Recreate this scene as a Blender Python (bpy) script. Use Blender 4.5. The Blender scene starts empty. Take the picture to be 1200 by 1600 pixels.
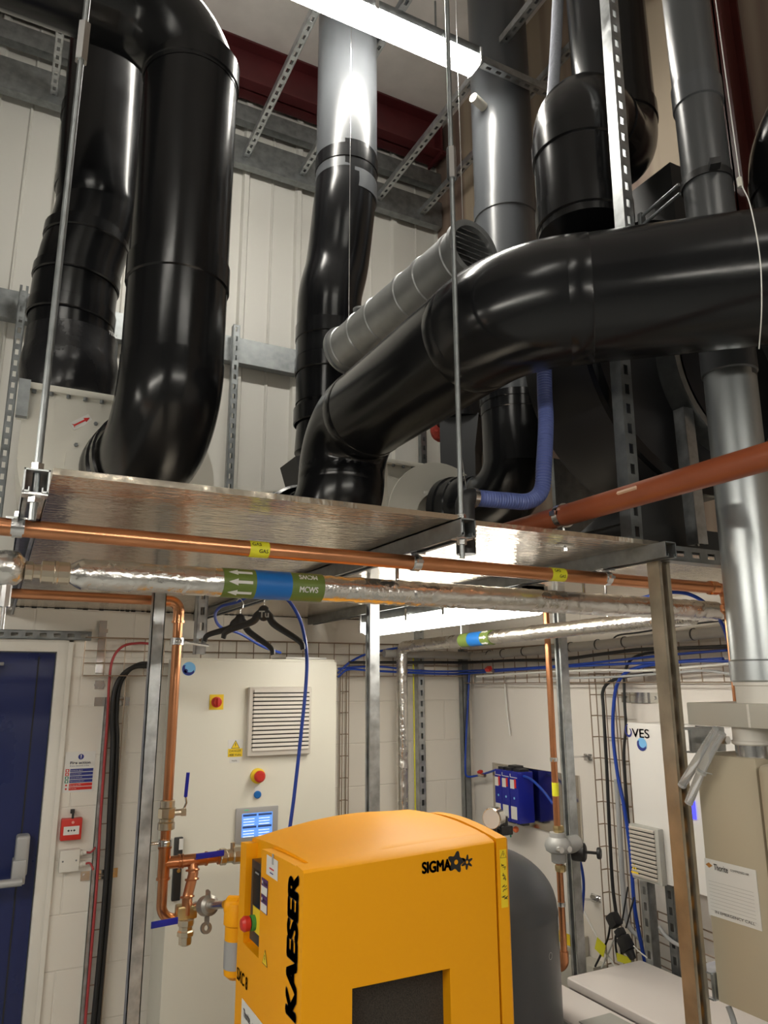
import bpy, bmesh, math, random
from mathutils import Vector, Matrix
from math import pi, sin, cos, radians, tan, atan2, sqrt
random.seed(7)
SC = bpy.context.scene
COL = SC.collection
# ---------------------------------------------------------------- camera
FPX, YAW, PIT, ROL, EYE = 1155.0, radians(27.3), radians(13.05), 0.0036, 1.9
_F = Vector((sin(YAW)*cos(PIT), cos(YAW)*cos(PIT), sin(PIT)))
_R0 = Vector((cos(YAW), -sin(YAW), 0)); _U0 = _R0.cross(_F)
_R = (_R0-_U0*ROL).normalized(); _U = _R.cross(_F)
CAM = Vector((0, 0, EYE))
cam = bpy.data.cameras.new('camera'); camo = bpy.data.objects.new('camera', cam); COL.objects.link(camo)
cam.sensor_width = 36.0; cam.lens = FPX/1600*36.0; cam.clip_start = 0.02
camo.matrix_world = Matrix(((_R.x, _U.x, -_F.x, 0), (_R.y, _U.y, -_F.y, 0), (_R.z, _U.z, -_F.z, EYE), (0, 0, 0, 1)))
SC.camera = camo
def on(px, py, X=None, Y=None, Z=None, D=None):
    """world point seen at a pixel, on the plane X / Y / Z = const or at depth D"""
    d = _F+_R*((px-600)/FPX)-_U*((py-800)/FPX)
    k = D if D else (X/d.x if X is not None else (Y/d.y if Y is not None else (Z-EYE)/d.z))
    return CAM+d*k
# ---------------------------------------------------------------- world, exposure
w = bpy.data.worlds.new('world'); SC.world = w; w.use_nodes = True
w.node_tree.nodes['Background'].inputs[0].default_value = (0.9, 0.95, 1, 1)
w.node_tree.nodes['Background'].inputs[1].default_value = 0.05
SC.view_settings.view_transform = 'Standard'; SC.view_settings.look = 'None'
SC.view_settings.exposure = 0.4; SC.view_settings.gamma = 1.0; SC.view_settings.use_curve_mapping = False
TOP_LAMP, LOW_LAMP, ROOM_LAMP, FILL_LAMP = 52.0, 18.0, 26.0, 36.0
# ---------------------------------------------------------------- materials
MATS = {}
def M(name, col, rough=.5, metal=0.0, bump=None, var=0.0, vscale=6.0, coat=0.0, trans=0.0, stretch=None, rvar=0.0, spec=None, alpha=None):
    m = bpy.data.materials.new(name); m.use_nodes = True; nt = m.node_tree; N = nt.nodes; L = nt.links
    b = N['Principled BSDF']; b.inputs['Base Color'].default_value = (*col, 1)
    b.inputs['Roughness'].default_value = rough; b.inputs['Metallic'].default_value = metal
    if coat: b.inputs['Coat Weight'].default_value = coat; b.inputs['Coat Roughness'].default_value = .08
    if trans: b.inputs['Transmission Weight'].default_value = trans
    if spec is not None: b.inputs['Specular IOR Level'].default_value = spec
    if alpha is not None: b.inputs['Alpha'].default_value = alpha
    if bump or var or rvar:
        tc = N.new('ShaderNodeTexCoord'); mp = N.new('ShaderNodeMapping'); L.new(tc.outputs['Object'], mp.inputs[0])
        if stretch: mp.inputs['Scale'].default_value = stretch
    if var or rvar:
        n = N.new('ShaderNodeTexNoise'); n.inputs['Scale'].default_value = vscale; n.inputs['Detail'].default_value = 5
        L.new(mp.outputs[0], n.inputs[0])
    if var:
        r = N.new('ShaderNodeValToRGB'); L.new(n.outputs[0], r.inputs[0])
        r.color_ramp.elements[0].position = .3; r.color_ramp.elements[1].position = .7
        r.color_ramp.elements[0].color = (*[max(0, c*(1-var)) for c in col], 1)
        r.color_ramp.elements[1].color = (*[min(1, c*(1+var)) for c in col], 1)
        L.new(r.outputs[0], b.inputs['Base Color'])
    if rvar:
        mr = N.new('ShaderNodeMapRange'); L.new(n.outputs[0], mr.inputs[0])
        mr.inputs[1].default_value = .3; mr.inputs[2].default_value = .7
        mr.inputs[3].default_value = max(.02, rough-rvar); mr.inputs[4].default_value = rough+rvar
        L.new(mr.outputs[0], b.inputs['Roughness'])
    if bump:
        n2 = N.new('ShaderNodeTexNoise'); n2.inputs['Scale'].default_value = bump[0]; n2.inputs['Detail'].default_value = 3
        L.new(mp.outputs[0], n2.inputs[0])
        bp = N.new('ShaderNodeBump'); bp.inputs['Strength'].default_value = bump[1]; bp.inputs['Distance'].default_value = .01
        L.new(n2.outputs[0], bp.inputs['Height']); L.new(bp.outputs[0], b.inputs['Normal'])
    MATS[name] = m; return m
def emis(name, col, s):
    m = bpy.data.materials.new(name); m.use_nodes = True; nt = m.node_tree
    b = nt.nodes['Principled BSDF']; b.inputs['Base Color'].default_value = (*col, 1)
    b.inputs['Emission Color'].default_value = (*col, 1); b.inputs['Emission Strength'].default_value = s
    return m
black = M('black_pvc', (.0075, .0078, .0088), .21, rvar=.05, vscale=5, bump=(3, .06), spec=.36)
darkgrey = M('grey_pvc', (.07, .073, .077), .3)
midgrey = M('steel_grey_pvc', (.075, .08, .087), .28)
spiral = M('dull_duct_metal', (.36, .37, .37), .38, .75, var=.12, vscale=9)
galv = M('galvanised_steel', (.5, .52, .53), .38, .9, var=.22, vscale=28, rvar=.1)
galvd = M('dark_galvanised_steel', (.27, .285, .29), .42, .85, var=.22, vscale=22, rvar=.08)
galvs = M('smooth_galvanised_duct', (.5, .53, .54), .36, .9, var=.05, vscale=9)
galvb = M('brownish_galvanised_steel', (.42, .37, .29), .4, .75, var=.3, vscale=9)  # steel colour with a brown tint, mottled at random
zinc = M('bright_zinc', (.7, .7, .7), .22, 1.0)
foil = M('foil_lagging', (.72, .7, .67), .27, 1.0, bump=(30, .55), rvar=.05)
deckm = M('rippled_foil_sheet', (.74, .66, .55), .14, .95, bump=(1, .4), stretch=(17, 80, 10), var=.1, vscale=.25)
copper = M('copper', (.62, .28, .14), .3, 1.0, var=.12, vscale=7, rvar=.03)
copperb = M('bright_copper', (.78, .36, .18), .22, 1.0, var=.12, vscale=14)
brass = M('brass', (.62, .48, .24), .3, 1.0, var=.1, vscale=20)
nickel = M('nickel_brass', (.66, .58, .46), .3, 1.0)
steel = M('stainless_steel', (.6, .57, .52), .16, 1.0)
castg = M('cast_grey', (.4, .4, .39), .5, .3)
clawm = M('worn_claw_metal', (.33, .31, .28), .42, .85)
white = M('white_paint', (.72, .69, .63), .45)
cabw = M('cabinet_paint', (.74, .72, .63), .42)
cabg = M('cabinet_side_grey', (.36, .36, .36), .45)
vesw = M('cabinet_white', (.74, .73, .71), .4)
fanw = M('cream_plastic', (.62, .60, .53), .4)
louv = M('louvre_grey_white', (.62, .58, .52), .5)
louvg = M('louvre_grey', (.42, .42, .39), .5)
slot = M('dark_gap', (.02, .02, .02), .8)
yellow = M('yellow_plastic', (.87, .37, .001), .5, spec=.3, bump=(160, .02))
yel2 = M('yellow_sticker', (.87, .62, .02), .5)
gasy = M('lime_yellow_tape', (.78, .75, .03), .5)
blackp = M('black_plastic', (.02, .02, .021), .42)
rubber = M('black_cable', (.016, .016, .017), .48)
redp = M('red_plastic', (.58, .03, .02), .4)
redc = M('red_cable', (.42, .05, .055), .5)
redsteel = M('red_oxide_steel', (.095, .014, .016), .5, var=.2, vscale=4)
rustcol = M('dark_red_column_paint', (.07, .012, .009), .4, var=.2, vscale=5)
rustpipe = M('red_brown_pipe', (.27, .068, .026), .36, var=.12, vscale=9)
blue = M('blue_hose', (.012, .055, .38), .35)
blues = M('blue_spiral_hose', (.12, .19, .5), .3, bump=None)
clearh = M('pale_spiral_hose', (.5, .52, .58), .3)
bluep = M('blue_plastic', (.012, .02, .36), .3)
bluef = M('filter_blue', (.008, .016, .30), .22)
navy = M('navy_door_paint', (.012, .02, .095), .3, rvar=.08, vscale=3, bump=(40, .03))
tankm = M('tank_grey', (.055, .06, .068), .36, rvar=.06, vscale=4)
beige = M('beige_paint', (.47, .41, .30), .45)
plen = M('grey_beige_paint', (.5, .48, .42), .5)
paper = M('paper', (.72, .71, .68), .6)
ink = M('ink', (.012, .012, .014), .5)
silverp = M('silver_plastic', (.42, .42, .42), .4, .3)
green = M('olive_band', (.13, .19, .035), .45)
bandblue = M('blue_band', (.005, .14, .48), .45)
purple = M('purple_sticker', (.09, .03, .14), .5)
redtx = M('red_print', (.6, .02, .015), .5)
bluetx = M('blue_print', (.02, .03, .22), .5)
greentx = M('green_print', (.02, .2, .13), .5)
lightblue = M('pale_blue_disc', (.2, .5, .85), .4)
clearp = M('clear_plastic', (.85, .86, .87), .15, trans=.75)
greyl = M('grey_lagging', (.34, .33, .31), .6, var=.1)
greyc = M('grey_cable', (.4, .41, .42), .5)
mesh_c = M('dark_filter_mesh', (.05, .042, .034), .8, bump=(500, .8), var=.5, vscale=300)
redwool = M('red_wool', (.4, .05, .035), .9, bump=(60, 1.0), var=.4, vscale=40)
wirem = M('tray_wire', (.36, .27, .2), .4, .7)
chest = M('white_enamel', (.78, .73, .70), .35)
chestg = M('grey_shadow_line', (.35, .33, .33), .5)
tube_top = emis('lamp_diffuser_hot', (1, .96, .87), TOP_LAMP)
tube_low = emis('lamp_diffuser_lit', (1, .95, .84), LOW_LAMP)
tube_fill = emis('lamp_diffuser_fill', (1, .95, .85), FILL_LAMP)  # glow of the added low fill lamps
tube_room = emis('lamp_diffuser_room', (1, .96, .87), ROOM_LAMP)
scr = emis('screen_blue', (.12, .3, .8), .6)
ledb = emis('indicator_blue', (.05, .05, 1), 1.5)
floorm = M('grey_floor_paint', (.4, .41, .4), .35, var=.1, vscale=3)
ceilm = M('ceiling_grey', (.74, .70, .67), .7, var=.06)
farw = M('grey_far_wall', (.2, .2, .19), .6)
cladm = M('cladding_paint', (.70, .685, .635), .42)
def wallmat(name, col, ax, mort=.0045):
    m = M(name, col, .55); nt = m.node_tree; N = nt.nodes; L = nt.links; b = N['Principled BSDF']
    tc = N.new('ShaderNodeTexCoord'); s = N.new('ShaderNodeSeparateXYZ'); c = N.new('ShaderNodeCombineXYZ')
    L.new(tc.outputs['Object'], s.inputs[0]); L.new(s.outputs[ax], c.inputs[0]); L.new(s.outputs[2], c.inputs[1])
    br = N.new('ShaderNodeTexBrick'); L.new(c.outputs[0], br.inputs[0]); br.inputs['Scale'].default_value = 1
    br.inputs['Brick Width'].default_value = .45; br.inputs['Row Height'].default_value = .225
    br.inputs['Mortar Size'].default_value = mort; br.inputs['Mortar Smooth'].default_value = .6
    n = N.new('ShaderNodeTexNoise'); n.inputs['Scale'].default_value = 14; L.new(tc.outputs['Object'], n.inputs[0])
    ma = N.new('ShaderNodeMath'); ma.operation = 'MULTIPLY_ADD'; ma.inputs[1].default_value = -1.0
    L.new(br.outputs['Fac'], ma.inputs[0]); mu = N.new('ShaderNodeMath'); mu.operation = 'MULTIPLY'; mu.inputs[1].default_value = .12
    L.new(n.outputs[0], mu.inputs[0]); L.new(mu.outputs[0], ma.inputs[2])
    bp = N.new('ShaderNodeBump'); bp.inputs['Strength'].default_value = .5; bp.inputs['Distance'].default_value = .006
    L.new(ma.outputs[0], bp.inputs['Height']); L.new(bp.outputs[0], b.inputs['Normal'])
    return m
blockm = wallmat('painted_blockwork', (.76, .72, .65), 0)
blockr = M('painted_board_wall', (.78, .74, .69), .55)
def boardmat():
    m = M('brown_board_wall', (.33, .25, .18), .7); nt = m.node_tree; N = nt.nodes; L = nt.links
    tc = N.new('ShaderNodeTexCoord'); mp = N.new('ShaderNodeMapping'); mp.inputs['Scale'].default_value = (1, 3.2, .12)
    n = N.new('ShaderNodeTexNoise'); n.inputs['Scale'].default_value = 2.2; L.new(tc.outputs['Object'], mp.inputs[0]); L.new(mp.outputs[0], n.inputs[0])
    r = N.new('ShaderNodeValToRGB'); L.new(n.outputs[0], r.inputs[0]); r.color_ramp.elements[0].position = .38; r.color_ramp.elements[1].position = .62
    r.color_ramp.elements[0].color = (.22, .15, .12, 1); r.color_ramp.elements[1].color = (.42, .34, .25, 1)
    L.new(r.outputs[0], N['Principled BSDF'].inputs['Base Color']); return m
boardm = boardmat()
# ---------------------------------------------------------------- mesh helpers
MW = {}
def V(*a): return Vector(a)
def frame(d):
    d = d.normalized(); a = V(0, 0, 1) if abs(d.z) < .9 else V(1, 0, 0)
    u = d.cross(a).normalized(); return u, d.cross(u).normalized()
class MB:
    def __init__(s): s.bm = bmesh.new(); s.mi = 0
    def quad(s, pts):
        return s.bm.faces.new([s.bm.verts.new(p) for p in pts])
    def boxm(s, mat, bevel=0, seg=2):
        r = bmesh.ops.create_cube(s.bm, size=1, matrix=mat)
        if bevel:
            es = list({e for v in r['verts'] for e in v.link_edges})
            bmesh.ops.bevel(s.bm, geom=es, offset=bevel, segments=seg, affect='EDGES', profile=.6)
        return s
    def box(s, lo, hi, bevel=0, seg=2):
        lo = Vector(lo); hi = Vector(hi); c = (lo+hi)/2; d = hi-lo
        return s.boxm(Matrix.Translation(c) @ Matrix.Diagonal((abs(d.x), abs(d.y), abs(d.z), 1)), bevel, seg)
    def obox(s, c, ux, uy, uz, bevel=0, seg=2):
        """oriented box: centre and three full-length axis vectors"""
        m = Matrix(((ux[0], uy[0], uz[0], c[0]), (ux[1], uy[1], uz[1], c[1]), (ux[2], uy[2], uz[2], c[2]), (0, 0, 0, 1)))
        r = bmesh.ops.create_cube(s.bm, size=1)
        if bevel:
            L = [Vector(a).length for a in (ux, uy, uz)]
            bmesh.ops.scale(s.bm, vec=L, verts=r['verts'])
            es = list({e for v in r['verts'] for e in v.link_edges})
            before = set(s.bm.verts)-set(r['verts'])
            bmesh.ops.bevel(s.bm, geom=es, offset=bevel, segments=seg, affect='EDGES', profile=.6)
            vs = [v for v in s.bm.verts if v not in before]
            m = m @ Matrix.Diagonal((1/L[0], 1/L[1], 1/L[2], 1))
        else: vs = r['verts']
        bmesh.ops.transform(s.bm, matrix=m, verts=vs); return s
    def rings(s, rings, caps=True, closed=False):
        vs = [[s.bm.verts.new(p) for p in r] for r in rings]; n = len(vs[0])
        for a in range(len(vs)-1 if not closed else len(vs)):
            A = vs[a]; B = vs[(a+1) % len(vs)]
            for i in range(n): s.bm.faces.new((A[i], A[(i+1) % n], B[(i+1) % n], B[i]))
        if caps and not closed:
            s.bm.faces.new(list(reversed(vs[0]))); s.bm.faces.new(vs[-1])
        return s
    def tube(s, pts, r, seg=16, caps=True, closed=False):
        pts = [Vector(p) for p in pts]; n = len(pts); rr = r if isinstance(r, (list, tuple)) else [r]*n
        T = []
        for i in range(n):
            a = pts[i-1] if (i > 0 or closed) else pts[i]; b = pts[(i+1) % n] if (i < n-1 or closed) else pts[i]
            T.append((b-a).normalized())
        u, v = frame(T[0]); R = []
        for i in range(n):
            u = (u-T[i]*u.dot(T[i])).normalized(); v = T[i].cross(u)
            R.append([pts[i]+(u*cos(2*pi*k/seg)+v*sin(2*pi*k/seg))*rr[i] for k in range(seg)])
        return s.rings(R, caps, closed)
    def cyl(s, a, b, r, r2=None, seg=20, caps=True): return s.tube([a, b], [r, r if r2 is None else r2], seg, caps)
    def lathe(s, prof, o, d, seg=28, caps=True):
        """prof: list of (radius, distance along d)"""
        o = Vector(o); d = Vector(d).normalized(); u, v = frame(d)
        return s.rings([[o+d*h+(u*cos(2*pi*k/seg)+v*sin(2*pi*k/seg))*max(r, 1e-4) for k in range(seg)] for r, h in prof], caps)
    def annulus(s, o, d, r0, r1, t, seg=40):
        o = Vector(o); d = Vector(d).normalized(); u, v = frame(d); R = []
        for r, h in ((r0, 0), (r1, 0), (r1, t), (r0, t)):
            R.append([o+d*h+(u*cos(2*pi*k/seg)+v*sin(2*pi*k/seg))*r for k in range(seg)])
        return s.rings(R, closed=True)
    def prism(s, poly, o, u, v, dep):
        """polygon (a,b) in the plane o + a u + b v, pushed along the vector dep"""
        o = Vector(o); u = Vector(u); v = Vector(v); dep = Vector(dep)
        A = [s.bm.verts.new(o+u*a+v*b) for a, b in poly]; B = [s.bm.verts.new(o+u*a+v*b+dep) for a, b in poly]
        n = len(poly); s.bm.faces.new(list(reversed(A))); s.bm.faces.new(B)
        for i in range(n): s.bm.faces.new((A[i], A[(i+1) % n], B[(i+1) % n], B[i]))
        return s
    def hole_plate(s, outer, inner, o, u, v, dep):
        """ring plate between two polygons with the same number of points"""
        o = Vector(o); u = Vector(u); v = Vector(v); dep = Vector(dep)
        R = [[o+u*a+v*b for a, b in outer], [o+u*a+v*b for a, b in inner],
             [o+u*a+v*b+dep for a, b in inner], [o+u*a+v*b+dep for a, b in outer]]
        return s.rings(R, closed=True)
    def ball(s, c, r, seg=16, scale=(1, 1, 1)):
        bmesh.ops.create_uvsphere(s.bm, u_segments=seg, v_segments=seg//2+2, radius=1,
                                  matrix=Matrix.Translation(c) @ Matrix.Diagonal((r*scale[0], r*scale[1], r*scale[2], 1))); return s
    def build(s, name, mat, parent=None, angle=35):
        bmesh.ops.recalc_face_normals(s.bm, faces=s.bm.faces)
        me = bpy.data.meshes.new(name); s.bm.to_mesh(me); s.bm.free()
        return link_mesh(name, me, mat, parent, angle)
def link_mesh(name, me, mat, parent=None, angle=35):
    if angle:
        for p in me.polygons: p.use_smooth = True
        me.set_sharp_from_angle(angle=radians(angle))
    me.materials.clear(); me.materials.append(mat)
    o = bpy.data.objects.new(name, me); COL.objects.link(o)
    if parent is not None:
        mw = MW[parent.name]; me.transform(mw.inverted()); o.parent = parent; MW[o.name] = mw
    else:
        co = [v.co for v in me.vertices]
        lo = V(*[min(c[i] for c in co) for i in range(3)]); hi = V(*[max(c[i] for c in co) for i in range(3)])
        b = V((lo.x+hi.x)/2, (lo.y+hi.y)/2, lo.z); mw = Matrix.Translation(b)
        me.transform(mw.inverted()); o.matrix_world = mw; MW[o.name] = mw
    return o
def tag(o, label=None, cat=None, group=None, kind=None):
    if label: o['label'] = label
    if cat: o['category'] = cat
    if group: o['group'] = group
    if kind: o['kind'] = kind
    return o
def thing(name, label, cat, loc, group=None):
    o = bpy.data.objects.new(name, None); COL.objects.link(o); o.empty_display_size = .1
    mw = Matrix.Translation(Vector(loc)); o.matrix_world = mw; MW[o.name] = mw
    return tag(o, label, cat, group)
def struct(name, mb, mat, parent=None, angle=35):
    o = mb.build(name, mat, parent, angle)
    if parent is None: o['kind'] = 'structure'
    return o
def dup(root, delta, label=None):
    """copy of a thing with copies of its parts and sub-parts, moved by delta"""
    def cp(o, par):
        c = o.copy(); COL.objects.link(c)
        if par is not None: c.parent = par; MW[c.name] = MW[par.name]
        for ch in [x for x in KIDS.get(o.name, [])]: cp(ch, c)
        return c
    KIDS = {}
    for x in bpy.data.objects:
        if x.parent: KIDS.setdefault(x.parent.name, []).append(x)
    r = root.copy(); COL.objects.link(r); mw = Matrix.Translation(Vector(delta)) @ MW[root.name]; r.matrix_world = mw; MW[r.name] = mw
    for ch in KIDS.get(root.name, []): cp(ch, r)
    if label: r['label'] = label
    return r
def embolden(me, b):
    if b <= 0: return me
    co = [tuple(v.co) for v in me.vertices]; fs = [tuple(p.vertices) for p in me.polygons]; bpy.data.meshes.remove(me)
    V_, F_ = [], []
    for k, (dx, dy) in enumerate(((0, 0), (b, 0), (-b, 0), (0, b*.7), (0, -b*.7), (b*.7, b*.5), (-b*.7, b*.5), (b*.7, -b*.5), (-b*.7, -b*.5))):
        n = len(V_); V_ += [(x+dx, y+dy, 0) for x, y, z in co]; F_ += [tuple(i+n for i in f) for f in fs]
    m = bpy.data.meshes.new('lettering'); m.from_pydata(V_, [], F_); return m
def text(body, o, ux, uy, height, mat, name, parent, width=None, bold=0.0, depth=.0008, align='LEFT', space=1.0, shear=0.0):
    """raised lettering: o = baseline start, ux = reading direction, uy = up direction"""
    cu = bpy.data.curves.new('lettering', 'FONT'); cu.body = body; cu.size = 1.0
    cu.align_x = align; cu.space_character = space; cu.shear = shear
    t = bpy.data.objects.new('lettering', cu); COL.objects.link(t)
    dg = bpy.context.evaluated_depsgraph_get(); me = bpy.data.meshes.new_from_object(t.evaluated_get(dg))
    bpy.data.objects.remove(t); bpy.data.curves.remove(cu)
    me = embolden(me, bold)
    xs = [v.co.x for v in me.vertices]; ys = [v.co.y for v in me.vertices]
    sy = height/(max(ys)-min(ys)); sx = sy if width is None else width/(max(xs)-min(xs))
    ux = Vector(ux).normalized(); uy = Vector(uy).normalized(); n = ux.cross(uy); o = Vector(o)
    x0 = min(xs) if align == 'LEFT' else (min(xs)+max(xs))/2; y0 = min(ys)
    for v in me.vertices:
        v.co = o+ux*((v.co.x-x0)*sx)+uy*((v.co.y-y0)*sy)+n*depth
    return link_mesh(name, me, mat, parent, 0)
def plate(name, o, ux, uy, w, h, mat, parent, t=.001, bevel=0):
    """thin sticker: lower-left corner o"""
    ux = Vector(ux); uy = Vector(uy); n = ux.cross(uy); c = Vector(o)+ux*w/2+uy*h/2+n*t/2
    return MB().obox(c, ux*w, uy*h, n*t).build(name, mat, parent, 0)
def fillet(pts, rb, n=8):
    """polyline with rounded corners -> list of dense points"""
    pts = [Vector(p) for p in pts]; out = [pts[0]]
    rbs = rb if isinstance(rb, (list, tuple)) else [rb]*(len(pts)-2)
    for i in range(1, len(pts)-1):
        a = (pts[i-1]-pts[i]).normalized(); b = (pts[i+1]-pts[i]).normalized()
        th = a.angle(b); t = rbs[i-1]/tan(th/2) if th < pi-.01 else 0
        if t == 0: out.append(pts[i]); continue
        p0 = pts[i]+a*t; p1 = pts[i]+b*t; c = pts[i]+(a+b).normalized()*(rbs[i-1]/sin(th/2))
        q0 = p0-c; q1 = p1-c; ang = q0.angle(q1); axis = q0.cross(q1).normalized()
        for k in range(n+1): out.append(c+Matrix.Rotation(ang*k/n, 3, axis) @ q0)
    out.append(pts[-1]); return out
def smooth(pts, n=8):
    pts = [Vector(p) for p in pts]; P = [pts[0]*2-pts[1]]+pts+[pts[-1]*2-pts[-2]]; out = []
    for i in range(1, len(P)-2):
        p0, p1, p2, p3 = P[i-1:i+3]
        for k in range(n):
            t = k/n
            out.append(.5*((2*p1)+(p2-p0)*t+(2*p0-5*p1+4*p2-p3)*t*t+(3*p1-p0-3*p2+p3)*t**3))
    out.append(pts[-1]); return out
def strut(name, label, p0, p1, web, mat, group=None, cat='steel strut', w=.041, slots=True, pitch=.06, parent=None, kind=None):
    """slotted steel channel from p0 to p1; web = outward direction of the slotted back"""
    p0 = Vector(p0); p1 = Vector(p1); d = (p1-p0); Ln = d.length; d.normalize()
    n = Vector(web); n = (n-d*n.dot(d)).normalized(); s = d.cross(n); t = .003; mb = MB(); c = p0+d*(Ln/2)
    for q in (-1, 1):
        mb.obox(c+s*q*(w/2-t/2), d*Ln, s*t, n*w)                                # side walls
        mb.obox(c+s*q*(w/2-.0055)-n*(w/2-t/2), d*Ln, s*.009, n*t)               # lips
        mb.obox(c+s*q*(w/2-.010)-n*(w/2-.005), d*Ln, s*.002, n*.008)
    if slots:
        for q in (-1, 1): mb.obox(c+s*q*(w/4+.0035)+n*(w/2-t/2), d*Ln, s*(w/2-.009), n*t)
        k = 0.0
        while k < Ln:
            b = min(.03, Ln-k); mb.obox(p0+d*(k+b/2)+n*(w/2-t/2), d*b, s*.016, n*t); k += pitch
    else: mb.obox(c+n*(w/2-t/2), d*Ln, s*w, n*t)
    o = mb.build(name, mat, parent, 0)
    if parent is None: tag(o, label, cat, group, kind)
    return o
def collar(mb, p, d, r, h=.035, t=.008, seg=32):
    d = Vector(d).normalized(); p = Vector(p)
    mb.lathe([(r, -h/2-.004), (r+t, -h/2), (r+t, h/2), (r, h/2+.004)], p, d, seg, False)
def duct(name, label, pts, r, mat, rb, cat='duct', group=None, emats=None, joints=(), jh=.06, seg=36, coll=True, loc=None, jt=.006):
    """run of straight pipes and elbows: children pipe / elbow / collar. joints = (segment index, fraction)"""
    pts = [Vector(p) for p in pts]; n = len(pts); rbs = rb if isinstance(rb, (list, tuple)) else [rb]*(n-2)
    lows = min(pts, key=lambda p: p.z); T = thing(name, label, cat, loc or lows, group)
    cut = []
    for i in range(1, n-1):
        a = (pts[i-1]-pts[i]).normalized(); b = (pts[i+1]-pts[i]).normalized(); th = a.angle(b)
        cut.append(rbs[i-1]/tan(th/2))
    for i in range(n-1):
        d = (pts[i+1]-pts[i]).normalized(); a = pts[i]+d*(cut[i-1] if i > 0 else 0); b = pts[i+1]-d*(cut[i] if i < n-2 else 0)
        if (b-a).dot(d) > .002: MB().cyl(a, b, r, seg=seg).build('pipe', mat, T, 40)
    em = emats or mat
    for i in range(1, n-1):
        a = pts[i]+(pts[i-1]-pts[i]).normalized()*(cut[i-1]+.002); b = pts[i]+(pts[i+1]-pts[i]).normalized()*(cut[i-1]+.002)
        arc = fillet([pts[i]+(a-pts[i])*1.0, pts[i], b], rbs[i-1], 14)
        MB().tube(arc, r+.002, seg).build('elbow', em, T, 40)
        if coll:
            for p, q in ((a, pts[i-1]), (b, pts[i+1])):
                d = (q-pts[i]).normalized(); room = (q-p).length
                mb = MB(); collar(mb, p+d*min(jh/2, room*.3), d, r, min(jh, room*.5), jt, seg); mb.build('collar', em, T, 30)
    for si, fr in joints:
        d = (pts[si+1]-pts[si]); mb = MB(); collar(mb, pts[si]+d*fr, d, r, jh, jt, seg); mb.build('collar', em, T, 30)
    return T
def cable(name, label, pts, r, mat, cat='cable', group=None, n=8, seg=8):
    return tag(MB().tube(smooth(pts, n), r, seg).build(name, mat, None, 60), label, cat, group)
# ================================================================ STRUCTURE
CX, BY, UY = 2.59, 3.87, 4.16          # right wall, blockwork wall, cladding wall
struct('floor', MB().box((-3.2, -3.6, -.1), (2.8, 4.4, 0)), floorm)
struct('ceiling', MB().box((-3.2, -3.6, 5.97), (2.8, 4.4, 6.1)), ceilm)
mb = MB()
DX0, DX1, DH = -.72, .262, 2.058        # door opening
mb.box((-3.2, BY, 0), (DX0, BY+.25, 2.255)); mb.box((DX1, BY, 0), (CX, BY+.25, 2.255)); mb.box((DX0, BY, DH), (DX1, BY+.25, 2.255))
struct('wall_back', mb, blockm)
struct('trim_1', MB().box((-3.2, BY+.02, 2.255), (CX, BY+.22, 2.275)), slot)          # ragged movement joint on top of the blockwork
struct('trim_2', MB().box((-3.2, BY+.004, 2.275), (CX, BY+.27, 2.42)), blockr)
# ragged mortar along the joint
mb = MB()
for i in range(150):
    x = -1.2+i*.025; h = random.uniform(.002, .011)
    mb.box((x, BY-.004, 2.262-h), (x+random.uniform(.012, .024), BY+.02, 2.268+random.uniform(0, .006)))
struct('trim_3', mb, slot)
# profiled cladding sheet with raised ribs
mb = MB(); poly = []; x = -3.2
while x < CX:
    poly += [(x, 0), (x+.145, 0), (x+.152, -.012), (x+.158, -.012), (x+.165, 0), (x+.31, 0), (x+.322, -.026), (x+.352, -.026), (x+.364, 0)]; x += .364
poly += [(x, 0), (x, .05), (-3.2, .05)]
mb.prism(poly, (0, UY, 2.3), (1, 0, 0), (0, 1, 0), (0, 0, 3.7)); struct('wall_cladding', mb, cladm, None, 20)
struct('wall_right', MB().box((CX, -3.6, 0), (CX+.2, 4.4, 2.06)), blockr)
struct('wall_right_middle', MB().box((CX, -3.6, 2.06), (CX+.2, 4.4, 2.42)), wallmat('painted_brick', (.6, .56, .5), 1))
struct('wall_right_upper', MB().box((CX, -3.6, 2.42), (CX+.2, 4.4, 6.0)), boardm)
struct('wall_left', MB().box((-3.4, -3.6, 0), (-3.2, 4.4, 6.0)), farw)
struct('wall_front', MB().box((-3.4, -3.8, 0), (2.8, -3.6, 6.0)), farw)
# door
d = thing('door_1', None, None, (-.23, BY, 0)); d['kind'] = 'structure'
MB().box((DX0+.01, BY+.03, .01), (DX1-.012, BY+.075, DH-.012)).build('leaf', navy, d, 0)
f = MB(); f.box((DX1-.008, BY-.012, 0), (DX1+.055, BY+.1, DH+.05), .004); f.box((DX0-.055, BY-.012, 0), (DX0+.008, BY+.1, DH+.05), .004)
f.box((DX0, BY-.012, DH-.008), (DX1, BY+.1, DH+.05), .004); f.box((DX1+.04, BY-.02, 0), (DX1+.06, BY, DH+.055)); f.box((DX0, BY-.02, DH+.038), (DX1+.06, BY, DH+.055))
f.build('frame', white, d, 30)
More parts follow.
